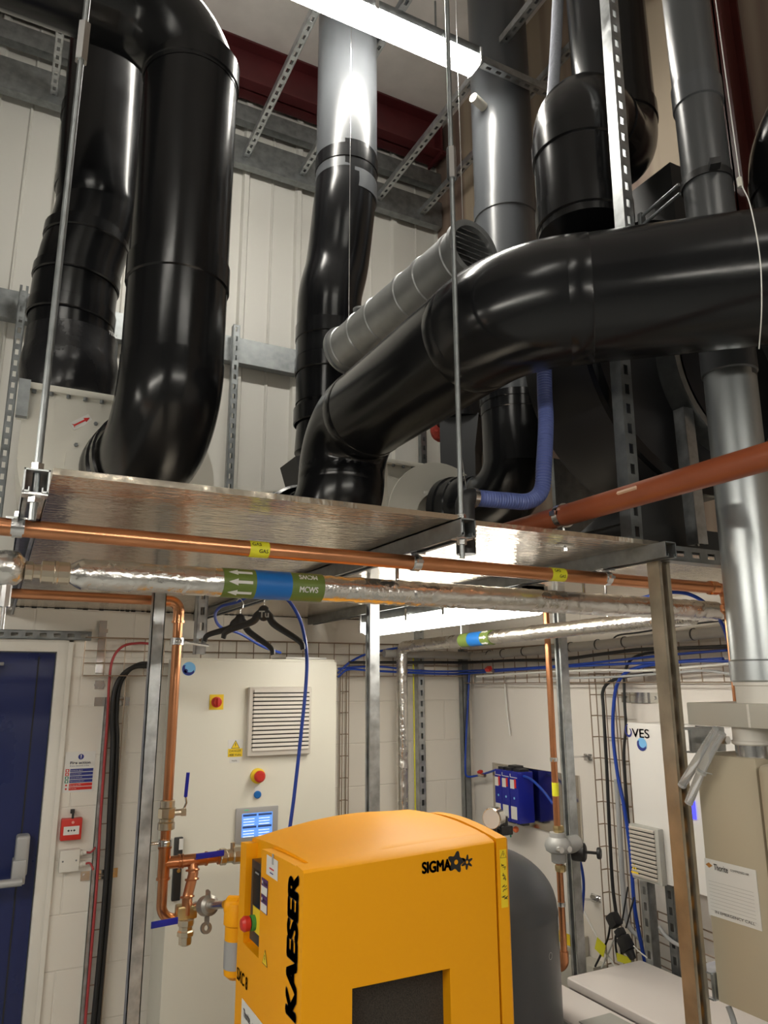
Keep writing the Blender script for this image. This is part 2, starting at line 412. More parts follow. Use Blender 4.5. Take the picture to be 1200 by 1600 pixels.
# vertical stile line on leaf
MB().box((DX1-.085, BY+.026, .02), (DX1-.079, BY+.032, DH-.03)).build('vision_groove', slot, d, 0)
f = MB(); f.box((-.16, BY-.03, 1.985), (.035, BY-.005, 2.0), .003); f.box((-.18, BY-.03, 1.955), (.0, BY+.03, 1.985), .004); f.build('closer', galvd, d)
p0 = on(38, 1360, Y=BY-.02); p1 = on(36, 1312, Y=BY-.02)
f = MB(); f.box((p1.x-.028, BY-.05, p0.z-.02), (p1.x+.028, BY+.03, p1.z+.02), .014, 4); f.box((p1.x-.034, BY-.06, p0.z-.05), (p1.x+.022, BY+.03, p0.z+.05), .006)
f.cyl((-.65, BY-.07, p0.z-.035), (p1.x+.01, BY-.07, p0.z-.035), .017, seg=16); f.build('push_bar', silverp, d)
# red beam, purlins, rails on the cladding
f = MB()
zb = 5.665; yb = 3.93
f.box((-3.2, yb, zb), (2.56, yb+.17, zb+.014)); f.box((-3.2, yb, zb+.29), (2.56, yb+.17, zb+.304)); f.box((-3.2, yb+.08, zb), (2.56, yb+.09, zb+.3))
f.box((2.5, yb-.01, zb-.03), (2.515, yb+.18, zb+.33)); f.cyl((2.49, yb+.04, zb+.05), (2.535, yb+.04, zb+.05), .012); f.cyl((2.49, yb+.14, zb+.05), (2.535, yb+.14, zb+.05), .012)
o = f.build('red_roof_beam', redsteel, None, 0); tag(o, 'dark red steel beam running along the top of the cladding', 'steel beam', None, 'structure')
def purlin(name, z, y, label, h=.16):
    f = MB(); poly = [(0, 0), (.06, 0), (.06, .012), (.003, .012), (.003, h*.42), (.016, h*.5), (.003, h*.58), (.003, h-.012), (.06, h-.012), (.06, h), (0, h)]
    f.prism(poly, (-3.2, y, z), (0, 1, 0), (0, 0, 1), (5.77, 0, 0)); tag(f.build(name, galvd, None, 20), label, 'steel rail', None, 'structure')
purlin('trim_4', 3.78, 4.06, 'galvanised rail across the cladding at half height')
purlin('trim_5', 5.13, 4.04, 'upper galvanised rail at the ends of the ceiling struts', .2)
purlin('trim_6', 5.45, 4.04, 'galvanised rail under the red beam', .12)
f = MB(); x0, y0, y1 = 2.46, 1.63, 1.70
f.box((x0, y0, 0), (x0+.012, y1, 5.97)); f.box((x0+.11, y0, 0), (x0+.12, y1, 5.97)); f.box((x0, (y0+y1)/2-.004, 0), (x0+.12, (y0+y1)/2+.004, 5.97))
tag(f.build('red_column', rustcol, None, 0), 'dark red steel column standing against the brown wall', 'steel column', None, 'structure')
# ================================================================ LAMPS
def batten(name, label, c, L, ax, matd, hang, group=None):
    """strip light: grey tray above a glowing diffuser, long axis ax"""
    c = Vector(c); ax = Vector(ax); s = V(0, 0, 1).cross(ax); T = thing(name, label, 'strip light', c, group)
    TR = MB().obox(c+V(0, 0, .062), ax*L, s*.11, V(0, 0, .05), .008).build('tray', galvd, T)
    prof = [(-.055, .036), (-.058, .02), (-.05, -.008), (-.03, -.02), (.03, -.02), (.05, -.008), (.058, .02), (.055, .036)]
    MB().prism(prof, c-ax*(L/2-.012), s, (0, 0, 1), ax*(L-.024)).build('diffuser', matd, T, 50)
    for q in (-1, 1): MB().obox(c+ax*q*(L/2-.006)+V(0, 0, .035), ax*.012, s*.125, V(0, 0, .09), .004).build('end_cap', silverp, T)
    cl = MB()
    for k in (-.36, -.12, .12, .36):
        for q in (-1, 1): cl.obox(c+ax*k*L+s*q*.066+V(0, 0, .04), ax*.018, s*.006, V(0, 0, .05))
    cl.build('clip', zinc, TR, 0)
    for k in (-.35, .35): MB().cyl(c+ax*k*L+V(0, 0, .08), c+ax*k*L+V(0, 0, .08+hang), .005, seg=8).build('hanger_rod', galvd, T)
    return T
batten('strip_light', 'glowing strip light hung high in front of the middle grey duct', (1.07, 2.55, 4.90), 1.55, (1, 0, 0), tube_top, .22)
batten('strip_light', 'glowing strip light fixed beneath the raised deck', (1.60, 2.62, 2.145), 1.25, (0, 1, 0), tube_low, .03)
for q, (x, y, lb) in enumerate(((-1.6, -.6, 'strip light high up left of the camera, out of the frame'), (.9, -1.8, 'strip light high up behind the camera, out of the frame'))):
    batten('strip_light', lb, (x, y, 5.03), 1.5, (1, 0, 0), tube_room, .86)
for x, y, a_, lb in ((-.95, .55, (0, 1, 0), 'unseen low fill light added left of the camera'), (.7, -1.0, (1, 0, 0), 'unseen low fill light added behind the camera'), (-1.55, 1.85, (1, 0, 0), 'unseen low fill light added in front of the blue door')):
    batten('strip_light', lb, (x, y, 2.5), 1.5, a_, tube_fill, 3.39)  # unseen fill lamps, added to brighten the walls and cabinets below the deck
# ================================================================ CEILING STRUTS
for nm, x, lb in (('a', -.03, 'slotted ceiling strut at the far left above the tall black duct'), ('b', 1.10, 'slotted ceiling strut just left of the middle grey duct top'),
                  ('c', 1.48, 'slotted ceiling strut passing behind the middle grey duct top'), ('d', 2.05, 'slotted ceiling strut crossing the long hanging rod'),
                  ('e', 2.40, 'slotted ceiling strut along the brown wall in the corner')):
    strut('ceiling_strut', lb, (x, .4, 5.2), (x, 4.06, 5.2), (0, 0, -1), galv, 'slotted struts below the roof')
strut('ceiling_strut', 'short slotted strut crossing behind the end of the upper strip light', (1.86, 2.525, 4.93), (2.57, 2.525, 4.93), (0, 0, -1), galv, 'slotted struts below the roof')
# struts standing on the deck against the cladding
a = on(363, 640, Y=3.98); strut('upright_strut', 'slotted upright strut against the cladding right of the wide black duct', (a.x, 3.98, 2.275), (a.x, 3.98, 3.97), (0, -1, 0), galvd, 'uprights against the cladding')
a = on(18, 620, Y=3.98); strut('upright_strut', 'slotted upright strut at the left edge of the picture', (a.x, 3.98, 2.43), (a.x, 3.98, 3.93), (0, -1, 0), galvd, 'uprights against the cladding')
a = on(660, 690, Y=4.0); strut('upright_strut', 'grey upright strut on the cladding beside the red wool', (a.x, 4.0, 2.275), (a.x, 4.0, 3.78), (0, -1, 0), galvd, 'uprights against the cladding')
# ================================================================ DECK AND FRAME
ZB, ZD = 2.217, 2.258
def deck(x0, x1, y0, label):
    tag(MB().box((x0, y0, ZD), (x1, BY-.005 if x1 < 2.5 else BY-.005, ZD+.012)).build('mezzanine_deck', deckm, None, 0), label, 'deck', 'sheets of the raised deck')
deck(.056, .915, 1.37, 'rippled foil deck panel at the left, under the wide black duct')
deck(.918, 1.555, 1.40, 'rippled foil deck panel in the middle, above the lower strip light')
deck(1.60, 2.57, 1.45, 'rippled foil deck panel at the right behind the galvanised duct')
for x, nm in ((.031, 'left'), (.905, 'mid'), (1.535, 'right')):
    lb = {'left': 'galvanised channel beam at the left edge of the deck', 'mid': 'dark channel beam under the middle of the deck', 'right': 'channel beam under the deck meeting the right post'}[nm]
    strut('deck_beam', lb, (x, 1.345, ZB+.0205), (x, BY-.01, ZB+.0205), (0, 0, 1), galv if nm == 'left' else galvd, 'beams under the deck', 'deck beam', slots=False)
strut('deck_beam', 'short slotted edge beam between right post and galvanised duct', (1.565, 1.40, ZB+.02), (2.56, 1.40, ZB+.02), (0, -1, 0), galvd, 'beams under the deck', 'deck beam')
a = on(233, 1200, Y=2.54); strut('deck_post', 'galvanised post in front of the left side of the white control cabinet', (a.x, 2.56, 0), (a.x, 2.56, ZD-.001), (0, -1, 0), galv, 'posts carrying the deck', 'post', slots=False)
P1 = V(a.x, 2.56, 0)
a = on(582, 1100, Y=2.62); strut('deck_post', 'galvanised post rising behind the yellow compressor', (a.x, 2.62, 0), (a.x, 2.62, ZD-.001), (1, 0, 0), galv, 'posts carrying the deck', 'post')
P2 = V(a.x, 2.62, 0)
a = on(887, 1200, Y=2.6); strut('deck_post', 'galvanised post beside the copper gas riser and grey valve', (a.x, 2.6, 0), (a.x, 2.6, ZD-.001), (1, 0, 0), galv, 'posts carrying the deck', 'post')
P4 = V(a.x, 2.6, 0)
P3 = V(1.572, 1.425, 0)
strut('deck_post', 'brownish galvanised post next to the beige dryer', (P3.x, P3.y, 0), (P3.x, P3.y, ZB), (0, 1, 0), galvb, 'posts carrying the deck', 'post')
strut('upper_post', 'tall slotted strut rising from the deck past the thick black horizontal duct', (1.588, 1.46, 2.88), (1.632, 1.46, 5.18), (0, -1, 0), galv, None, 'post')
strut('upper_post', 'dark twin strut bolted beside the tall slotted strut on the deck', (1.53, 1.47, ZD), (1.54, 1.47, 2.92), (0, -1, 0), galvd, None, 'post')
a = on(1085, 800, Y=1.485); b = on(1067, 640, Y=1.485); strut('fan_stand_strut', 'short strut holding the round galvanised ring of the black fan', a-V(0, 0, .1), b, (-1, 0, 0), galv, None, 'steel strut', slots=False)
# threaded rods with couplers, nuts
def rod(label, x, y, z0, z1, r, cz):
    T = thing('hanging_rod', label, 'threaded rod', (x, y, z0), 'rods hanging the deck')
    MB().cyl((x, y, z0), (x, y, z1), r, seg=12).build('rod', galvd, T)
    MB().cyl((x, y, cz-.045), (x, y, cz+.045), r*2, seg=6).build('coupler', zinc, T, 20)
    MB().lathe([(.011, 0), (.011, .012)], (x, y, ZD+.002), (0, 0, 1), 6).build('nut', zinc, T, 20)
    MB().lathe([(.011, 0), (.011, .012)], (x, y, ZB-.014), (0, 0, 1), 6).build('nut', zinc, T, 20)
    MB().obox((x, y, ZB-.001), (.04, 0, 0), (0, .03, 0), (0, 0, .004)).build('washer', zinc, T, 20)
rod('steel hanging rod at the front left corner of the deck', .031, 1.365, ZB-.045, 6.75, .0062, on(124, 68, Y=1.37).z)
rod('long thin hanging rod at the middle of the deck edge', .905, 1.372, ZB-.045, 6.75, .0062, on(687, 248, Y=1.37).z)
# ================================================================ BLACK DUCTS
# wide duct at the left: comes from the left, down, and into the left fan
AX, AY = .405, 2.24
DA = duct('black_duct', 'thick glossy black duct bending down from upper left into the cream fan', [(-3.15, AY, 4.17), (AX, AY, 4.17), (AX, AY, 2.65), (.378, 2.60, 2.65)], .158, black, [.25, .235],
     joints=((1, .13), (1, .645)), jh=.08, coll=False)
T = DA
mb = MB(); mb.lathe([(.16, 0), (.168, .006), (.168, .05), (.163, .055), (.163, .09), (.172, .095), (.172, .15), (.174, .155), (.174, .213)], (.378, 2.50, 2.65), (-.07, 1, 0), 40, False); mb.build('sleeve', black, T, 30)
# left tall duct with a flexible foot
pts = [on(112, 560, Y=2.88), on(116, 440, Y=2.88), on(146, 330, Y=2.88), on(158, 240, Y=2.88)]
x0, x1 = .14, .172
T = thing('black_duct', 'tall black duct rising from the cream fan at the far left', 'duct', (x0, 2.88, 2.93))
path = [V(x0, 2.88, 3.02), V(x0-.01, 2.88, 3.3), V(x0, 2.88, 3.5), V(x1+.01, 2.87, 3.75), V(x1, 2.86, 4.05), V(x1, 2.86, 5.97)]
MB().tube(smooth(path, 8), .155, 36).build('pipe', black, T, 40)
for z, xx, h in ((3.28, x0-.012, .05), (3.44, x0-.006, .04), (3.62, x0+.017, .045), (3.85, x1+.006, .05), (4.18, x1, .05)):
    mb = MB(); collar(mb, (xx, 2.875, z), (.06 if z < 3.8 else 0, 0, 1), .155, h, .006, 36); mb.build('collar', black, T, 30)
mb = MB(); rg = []
prof = [(.150, 2.925), (.158, 2.94), (.165, 2.965), (.172, 3.0), (.176, 3.04), (.174, 3.08), (.170, 3.11), (.166, 3.13), (.164, 3.2)]
for r, z in prof:
    k = max(0, 1-(z-2.925)/.14)
    rg.append([V(x0+cos(2*pi*i/48)*(r*(1-k*.06*(.5+.5*sin(i*2*pi/48*5+1)))), 2.88+sin(2*pi*i/48)*(r*(1-k*.08*(.5+.5*sin(i*2*pi/48*5+1)))), z+k*.012*sin(i*2*pi/48*3)) for i in range(48)])
mb.rings(rg); mb.build('flexible_sleeve', M('soft_black_rubber', (.014, .014, .016), .26, bump=(14, .35)), T, 40)
a = on(176, 513, Y=2.72); text('TEK7', (.255, 2.757, 3.19), (.78, .62, 0), (0, 0, 1), .014, paper, 'lettering', T)
# cream scroll fan (left)
def scroll_fan(label, cx, cy, cz, r0, r1, y0, y1, tower, mat, inlet_r, flange_mat, rw=.05):
    T = thing('scroll_fan', label, 'fan', (cx, (y0+y1)/2, ZD+.012))
    pl = []
    for k in range(41):
        a = radians(90-270*k/40); r = r0+(r1-r0)*k/40
        pl.append((cx+r*cos(a), cz+r*sin(a)))
    pl += [(cx-r1, tower), (cx-r1+.33, tower)]
    if cz+r0 < tower: pl += [(cx-r1+.33, cz+r0*.9)]
    if tower < cz+.1: pl = pl[:41]
    MB().prism(pl, (0, y0, 0), (1, 0, 0), (0, 0, 1), (0, y1-y0, 0)).build('housing', mat, T, 30)
    if tower < cz+.1: tower = ZD+.04
    fl = MB(); fl.box((cx-r1-.02, y0-.02, tower-.012), (cx-r1+.35, y1+.02, tower+.012), .003); fl.build('outlet_flange', mat, T)
    b = MB()
    for k in range(6): b.lathe([(.008, 0), (.008, .012)], (cx-r1+.03+k*.056, y0-.01, tower-.024), (0, 0, 1), 6)
    b.build('bolt', galvd, T)
    mb = MB(); mb.annulus((cx, y0-.014, cz), (0, 1, 0), inlet_r, inlet_r+rw, .014); mb.build('inlet_ring', flange_mat, T)
    b = MB()
    for k in range(12):
        a = 2*pi*k/12+.2; b.lathe([(.007, 0), (.007, .008)], (cx+(inlet_r+rw*.6)*cos(a), y0-.022, cz+(inlet_r+rw*.6)*sin(a)), (0, 1, 0), 6)
    b.build('ring_bolt', galvd, T)
    ft = MB()
    for q in (-1, 1): ft.box((cx+q*.2-.03, y0, ZD+.012), (cx+q*.2+.03, y1, cz-r0*.8))
    ft.build('foot', galvd, T)
    return T
F1 = scroll_fan('cream plastic scroll fan at the left with a red arrow sticker', .37, 2.9, 2.66, .27, .375, 2.73, 3.06, 2.92, fanw, .175, fanw)
br = MB(); br.box((-.025, 2.70, 2.80), (.012, 2.73, 2.935)); br.build('corner_bracket', galvd, F1)
a = on(142, 674, Y=2.728)+V(-.034, 0, .03)
plate('arrow_sticker', a-V(.022, 0, .035), V(.80, 0, .6), V(-.6, 0, .80), .075, .03, paper, F1, .001)
o = MB(); o.prism([(0, -.003), (.04, -.003), (.04, -.009), (.06, 0), (.04, .009), (.04, .003), (0, .003), (-.007, .008), (-.003, 0), (-.007, -.008)], a-V(.022, .002, .035)+V(.8, 0, .6)*.012+V(-.6, 0, .8)*.015, (.8, 0, .6), (-.6, 0, .8), (0, -.0006, 0)); o.build('red_arrow', redtx, F1, 0)
# middle fan (only its ring shows), then the big horizontal duct
F2 = scroll_fan('cream scroll fan behind the deck edge with ribbed black inlet', .97, 2.93, 2.475, .17, .19, 2.80, 3.08, 2.50, fanw, .160, fanw, .032)
FX, FZ = 1.082, 2.83
Pa = on(1150, 440, D=1.76); d = (Pa-on(840, 488, D=1.865)); d.z = 0; d.normalize()
V1 = on(803, 487, D=1.885); V1.z = FZ; V1.x = FX
far = V1+d*1.2
DF = duct('black_duct', 'thick black duct crossing from the right edge and curling down into the middle fan', [far, V1, (FX, 2.42, FZ), (FX-.015, 2.425, 2.475), (.985, 2.72, 2.475)], .158, black, [.3, .168, .15],
     jh=.05, coll=True, jt=.002)
T = DF
mb = MB(); pr = []
for k in range(7): pr += [(.16, k*.03), (.17, k*.03+.01), (.17, k*.03+.02)]
mb.lathe(pr, (.99, 2.575, 2.475), (-.07, 1, 0), 40, False); mb.build('sleeve', black, T, 30)
# middle duct with the light reflection
E0 = on(543, 60, Y=2.93); e1 = on(541, 318, Y=2.93); e2 = on(521, 430, Y=2.98); e3 = on(513, 520, Y=3.0); e4 = on(507, 680, Y=3.0)
T = thing('grey_duct', 'dark grey duct in the middle with a bright lamp reflection at its top', 'duct', e4)
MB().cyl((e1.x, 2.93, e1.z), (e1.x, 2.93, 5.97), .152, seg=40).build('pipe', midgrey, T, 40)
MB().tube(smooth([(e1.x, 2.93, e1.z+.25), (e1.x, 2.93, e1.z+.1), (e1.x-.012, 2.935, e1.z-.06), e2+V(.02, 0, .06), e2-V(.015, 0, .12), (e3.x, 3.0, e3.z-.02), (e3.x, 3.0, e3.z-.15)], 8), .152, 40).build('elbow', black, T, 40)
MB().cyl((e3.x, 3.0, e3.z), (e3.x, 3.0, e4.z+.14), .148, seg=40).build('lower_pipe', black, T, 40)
for z, xx, yy in ((e1.z+.19, e1.x, 2.93), (e3.z-.02, e3.x, 3.0), (on(513, 578, Y=3).z, e3.x, 3.0), (on(513, 655, Y=3).z, e3.x, 3.0)):
    mb = MB(); collar(mb, (xx, yy, z), (0, 0, 1), .151, .07, .005, 40); mb.build('collar', black, T, 30)
MB().tube([(e3.x, 3.0, e4.z+.15), (e3.x, 3.0, e4.z+.08), (e3.x-.01, 3.0, e4.z-.1)], [.145, .138, .138], 36).build('flexible_sleeve', black, T)
mb = MB(); c = V(e3.x-.06, 3.0, e4.z-.17); c = on(503, 738, Y=3.0); rt = Matrix.Rotation(radians(-18), 3, 'Y')
mb.obox(c, rt @ V(.30, 0, 0), V(0, .2, 0), rt @ V(0, 0, .15)); mb.build('square_transition', M('matt_black_plastic', (.025, .026, .028), .6), T)
# duct dropping from the ceiling into the right-hand cream fan
GX, GY = 2.12, 2.72
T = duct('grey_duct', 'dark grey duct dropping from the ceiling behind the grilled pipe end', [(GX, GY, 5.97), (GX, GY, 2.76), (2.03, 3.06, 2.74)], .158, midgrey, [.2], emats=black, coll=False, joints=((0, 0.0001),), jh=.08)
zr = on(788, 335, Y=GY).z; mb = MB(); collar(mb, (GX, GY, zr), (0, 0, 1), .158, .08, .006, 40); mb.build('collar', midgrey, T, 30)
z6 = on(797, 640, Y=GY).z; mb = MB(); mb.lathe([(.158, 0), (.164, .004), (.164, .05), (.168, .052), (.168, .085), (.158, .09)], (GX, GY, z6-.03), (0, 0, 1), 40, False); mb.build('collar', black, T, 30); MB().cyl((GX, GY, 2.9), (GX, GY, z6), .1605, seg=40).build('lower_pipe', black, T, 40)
mb = MB(); c_ = on(752, 163, Y=GY-.06); mb.cyl((GX, GY, c_.z), (GX-.235, GY-.08, c_.z), .024, seg=14); mb.build('pipe_end', fanw, T)
F3 = scroll_fan('cream scroll fan with bolted round flange beside the blue hose', 1.96, 3.27, 2.72, .29, .32, 3.14, 3.42, 2.98, fanw, .18, fanw)
mb = MB(); mb.lathe([(.164, -.04), (.176, 0), (.176, .04), (.182, .045), (.182, .1), (.19, .105), (.19, .145)], (2.03, 2.965, 2.735), (-.25, 1, 0), 40, False); mb.build('sleeve', black, T, 30)
text('815', on(662, 771, Y=2.93), (.75, -.66, 0), (0, 0, 1), .012, paper, 'lettering', T)
mb = MB(); mb.annulus((1.935, 3.112, 2.70), (0, 1, 0), .15, .305, .012, 56); mb.build('disc', fanw, F3)
# silver grilled pipe
J0 = on(541, 548, Y=2.70); J1 = on(738, 391, Y=1.86); d = (J1-J0).normalized()
T = thing('grilled_pipe', 'silver grey pipe with a grilled open end above the thick black duct', 'pipe', J0)
u, v = frame(d); r = .098; JL = (J1-J0).length
mb = MB()
R = [[J0+d*h+(u*cos(2*pi*k/36)+v*sin(2*pi*k/36))*q for k in range(36)] for q, h in ((r-.006, .01), (r, 0), (r, JL), (r+.003, JL), (r-.006, JL), (r-.006, .01))]
mb.rings(R, closed=True); mb.build('pipe', spiral, T, 30)
for h, w_ in ((.02, .03), (.16, .02), (.30, .012), (.50, .012), (.62, .02), (.78, .02)):
    mb = MB(); collar(mb, J0+d*h, d, r, w_, .004); mb.build('band', spiral, T, 30)
mb = MB(); mb.annulus(J0-d*.004, d, .06, r+.014, .008); mb.build('flange', spiral, T)
mb = MB(); mb.annulus(J1-d*.01, d, r-.012, r+.01, .02, 40); mb.build('mouth_ring', spiral, T)
mb = MB(); mb.lathe([(r-.008, 0), (r-.008, .002)], J1-d*.10, d, 36); mb.build('dark_inside', slot, T)
mb = MB()
sx = d.cross(V(0, 0, 1)).normalized()
for k in range(-4, 5):
    zz = k*.02; hw = sqrt(max(0, (r-.01)**2-zz*zz))
    mb.cyl(J1-d*.012+V(0, 0, zz)-sx*hw, J1-d*.012+V(0, 0, zz)+sx*hw, .0019, seg=6)
mb.build('grille', zinc, T)
c = J0+d*.12+V(0, 0, r); mb = MB(); mb.cyl(c-V(0, 0, .01), c+V(0, 0, .03), .018); mb.cyl(c+V(0, 0, .03), c+V(0, 0, .038), .034, seg=24); mb.build('cap', spiral, T)
for h in (.02, .8): MB().cyl(J0+d*h+V(0, 0, r), V(*(J0+d*h).xy, 5.18), .0016, seg=6).build('hanging_wire', zinc, T)
# big right-hand group: elbow duct on black fan
KX, KY = 1.655, 1.69
T = duct('black_duct', 'bulky black duct with double elbow at upper right behind the slotted post', [(KX, KY, 3.395), (KX, KY, 3.93), (2.03, 1.86, 3.93), (2.03, 1.86, 5.97)], .158, black, [.165, .165], emats=black,
         joints=((0, .12),), jh=.07, coll=True, jt=.007)
plate('maker_tag', on(862, 382, D=2.42), V(.9, -.25, .35).normalized(), V(-.3, .2, .93).normalized(), .04, .009, paper, T)
T = thing('scroll_fan', 'large black drum fan behind the deck at the right', 'fan', (1.93, 1.6, ZD+.012))
cx, cz = 1.93, 2.94; pl = [(cx+.47*cos(2*pi*k/64), cz+.47*sin(2*pi*k/64)) for k in range(64)]
MB().prism(pl, (0, 1.53, 0), (1, 0, 0), (0, 0, 1), (0, .28, 0)).build('housing', M('dull_black_plastic', (.018, .018, .02), .42), T, 30)
mb = MB(); mb.annulus((cx, 1.515, cz), (0, 1, 0), .44, .474, .02, 64); mb.build('rim', black, T)
mb = MB(); mb.annulus((2.05, 1.44, 2.9), (0, 1, 0), .285, .293, .09, 56); mb.annulus((2.05, 1.44, 2.9), (0, 1, 0), .285, .315, .006, 56); mb.build('inlet_ring', galvd, T)
mb = MB(); mb.box((1.62, 1.54, ZD+.013), (2.2, 1.79, ZD+.10)); mb.prism([(0, 0), (.30, 0), (.30, .22)], (1.60, 1.56, ZD+.10), (1, 0, 0), (0, 0, 1), (0, .2, 0)); mb.build('plinth', M('plinth_black', (.03, .032, .034), .55), T, 0)
tag(MB().box((2.20, 1.755, 3.35), (2.40, 2.25, 3.93)).build('silencer_box', M('silencer_black', (.02, .02, .02), .6), None, 0), 'black silencer box high against the brown wall', 'duct box')
duct('black_duct', 'black duct elbow at the right edge beside the dark red column', [(2.22, 1.255, 2.95), (2.22, 1.255, 3.72), (2.22, .3, 3.81)], .165, black, [.2], coll=True)
# galvanised vertical duct at the right
LX, LY = 1.69, 1.24
T = thing('vent_duct', 'straight vertical galvanised duct at the right rising from the beige dryer', 'duct', (LX, LY, 1.89))
MB().cyl((LX, LY, 1.945), (LX+.015, LY, 2.80), .0665, seg=40).build('galvanised_pipe', galvs, T, 40)
MB().cyl((LX+.015, LY, 2.70), (LX+.01, LY, 5.97), .0665, seg=40).build('grey_pipe', darkgrey, T, 40)
mb = MB(); mb.lathe([(.0665, 0), (.0705, .004), (.0705, .05), (.0665, .054)], (LX, LY, 1.9), (0, 0, 1), 40, False); mb.build('collar', galvs, T, 30)
for h, z in ((.09, on(1150, 565, Y=LY).z), (.075, on(1085, 150, Y=LY).z)):
    mb = MB(); collar(mb, (LX+.014, LY, z), (0, 0, 1), .0665, h, .005, 40); mb.build('collar', midgrey, T, 30)
zc = on(1105, 292, Y=LY).z
mb = MB(); mb.annulus((LX+.012, LY, zc), (0, 0, 1), .067, .071, .022, 36); mb.obox((LX-.04, LY-.07, zc+.011), (.02, -.02, 0), (.02, .02, 0), (0, 0, .02)); mb.build('pipe_clamp', blackp, T)
mb = MB(); mb.cyl((LX-.07, LY+.03, zc), (1.64, 1.44, zc), .005); mb.cyl((LX-.07, LY+.03, zc-.03), (1.64, 1.44, zc-.03), .005); mb.box((1.63, 1.425, zc-.04), (1.65, 1.438, zc+.01)); mb.build('clamp_bracket', galvd, T)
cable('pull_cord', 'thin white pull cord draped over the thick black duct at the right', [on(1118, 0, Y=1.0), on(1150, 235, Y=.98), on(1158, 285, Y=.97), on(1172, 320, D=1.60), on(1187, 400, D=1.50), on(1190, 480, D=1.50), on(1186, 545, D=1.56)], .0013, paper, 'cord')
cable('cord_knot', 'pale cord connector on the pull cord beside the dark red column', [on(1155, 278, Y=.968), on(1157, 292, Y=.968)], .006, fanw, 'cord connector')
# red-brown plastic pipe lying over the deck edge
T = thing('soil_pipe', 'red brown plastic pipe sloping across the right front of the deck', 'pipe', (1.315, 1.2, 2.3))
MB().cyl((1.315, 2.0, 2.338), (1.315, .2, 2.332), .0285, seg=28).build('pipe', rustpipe, T, 40)
mb = MB(); mb.annulus((1.315, 1.49, 2.336), (0, 1, 0), .029, .033, .02, 30); mb.cyl((1.315, 1.5, 2.24), (1.315, 1.5, 2.31), .004); mb.obox((1.315, 1.5, 2.255), (.05, 0, 0), (0, .02, 0), (0, 0, .004)); mb.lathe([(.009, 0), (.009, .01)], (1.315, 1.5, 2.24), (0, 0, 1), 6); mb.obox((1.282, 1.5, 2.34), (.012, 0, 0), (0, .02, 0), (0, 0, .012)); mb.obox((1.348, 1.5, 2.34), (.012, 0, 0), (0, .02, 0), (0, 0, .012)); mb.build('pipe_clip', zinc, T)
o = MB(); o.obox((1.287, 1.24, 2.342), (.004, 0, .006), (0, .06, 0), (-.006, 0, .004)); o.build('scuff_patch', M('bare_patch', (.6, .4, .28), .5), T)
# drain hoses
def spiral_hose(name, label, pts, r, mat, pitch=.0085, cat='hose'):
    pts = smooth(pts, 24); P = [pts[0]]; acc = 0
    L = [0]
    for a, b in zip(pts, pts[1:]): L.append(L[-1]+(b-a).length)
    n = int(L[-1]/pitch*4); out = []; rr = []; j = 0
    for k in range(n+1):
        s = L[-1]*k/n
        while j < len(L)-2 and L[j+1] < s: j += 1
        t = (s-L[j])/max(1e-9, L[j+1]-L[j]); out.append(pts[j].lerp(pts[j+1], t)); rr.append(r*(1+.07*(1 if k % 4 in (1, 2) else -1)))
    return tag(MB().tube(out, rr, 18).build(name, mat, None, 25), label, cat)
HY = 1.60
hp = [on(742, 778, Y=HY), on(790, 782, Y=HY), on(826, 783, Y=HY), on(846, 766, Y=HY), on(850, 725, Y=HY), on(853, 660, Y=HY+.02), on(851, 610, Y=HY+.03), on(850, 535, Y=HY+.03)]
mixm = M('blue_tinted_hose', (.13, .17, .42), .3)
spiral_hose('drain_hose', 'blue ribbed drain hose curving up from the black elbow on the deck', hp, .0215, mixm)
spiral_hose('drain_hose', 'pale ribbed hose hanging down left of the bulky black elbow duct', [on(873, -30, Y=2.02), on(869, 60, Y=2.02), on(864, 140, Y=2.02), on(857, 210, Y=2.02), on(854, 300, Y=2.02), on(853, 420, Y=2.02), on(853, 520, Y=2.02)], .0235, clearh, .0085)
a = on(726, 778, Y=HY)
T = thing('waste_elbow', 'small black plastic elbow joining the blue hose to the deck', 'pipe elbow', (a.x, HY, ZD))
MB().tube(fillet([(a.x, HY, ZD-.03), (a.x, HY, a.z), (hp[0].x-.002, HY, hp[0].z)], .024, 8), .026, 24).build('elbow', blackp, T)
MB().cyl((a.x, HY, ZD+.005), (a.x, HY, ZD+.03), .03, seg=24).build('socket', blackp, T)
MB().annulus((hp[0].x-.012, HY, hp[0].z), (1, 0, 0), .023, .027, .014, 24).build('hose_clip', zinc, T)
cable('tie_wire', 'thin wire tied from the black duct down to the small black elbow', [on(728, 760, Y=HY), on(722, 715, Y=HY+.3)], .0012, zinc, 'wire')
# red wool, black box and plate behind the dropping duct
a = on(688, 672, Y=3.85); tag(MB().ball(a, .09, 14, (.8, .6, .9)).build('red_wool_wad', redwool, None), 'wad of red fibre tucked behind the thick black duct', 'insulation')
a = on(714, 705, Y=3.62)
T = thing('fan_motor_box', 'black box shaped duct transition behind the dropping grey duct', 'duct box', (a.x, 3.62, ZD+.012))
MB().tube([(a.x+.03, 3.62, 2.285), (a.x+.03, 3.62, a.z-.02), (a.x+.05, 3.62, a.z+.2)], [.13, .15, .17], 4).build('transition', M('grey_black_plastic', (.035, .037, .04), .5), T, 0)
MB().tube([(a.x+.05, 3.62, a.z+.19), (a.x+.05, 3.62, a.z+.42)], [.165, .16], 28).build('pipe', black, T)
a = on(905, 765, Y=2.3); tag(MB().box((a.x-.13, 2.3, ZD+.013), (a.x+.09, 2.32, a.z+.12)).build('zinc_panel', galvd, None, 0), 'grey zinc panel standing behind the blue hose', 'metal panel')
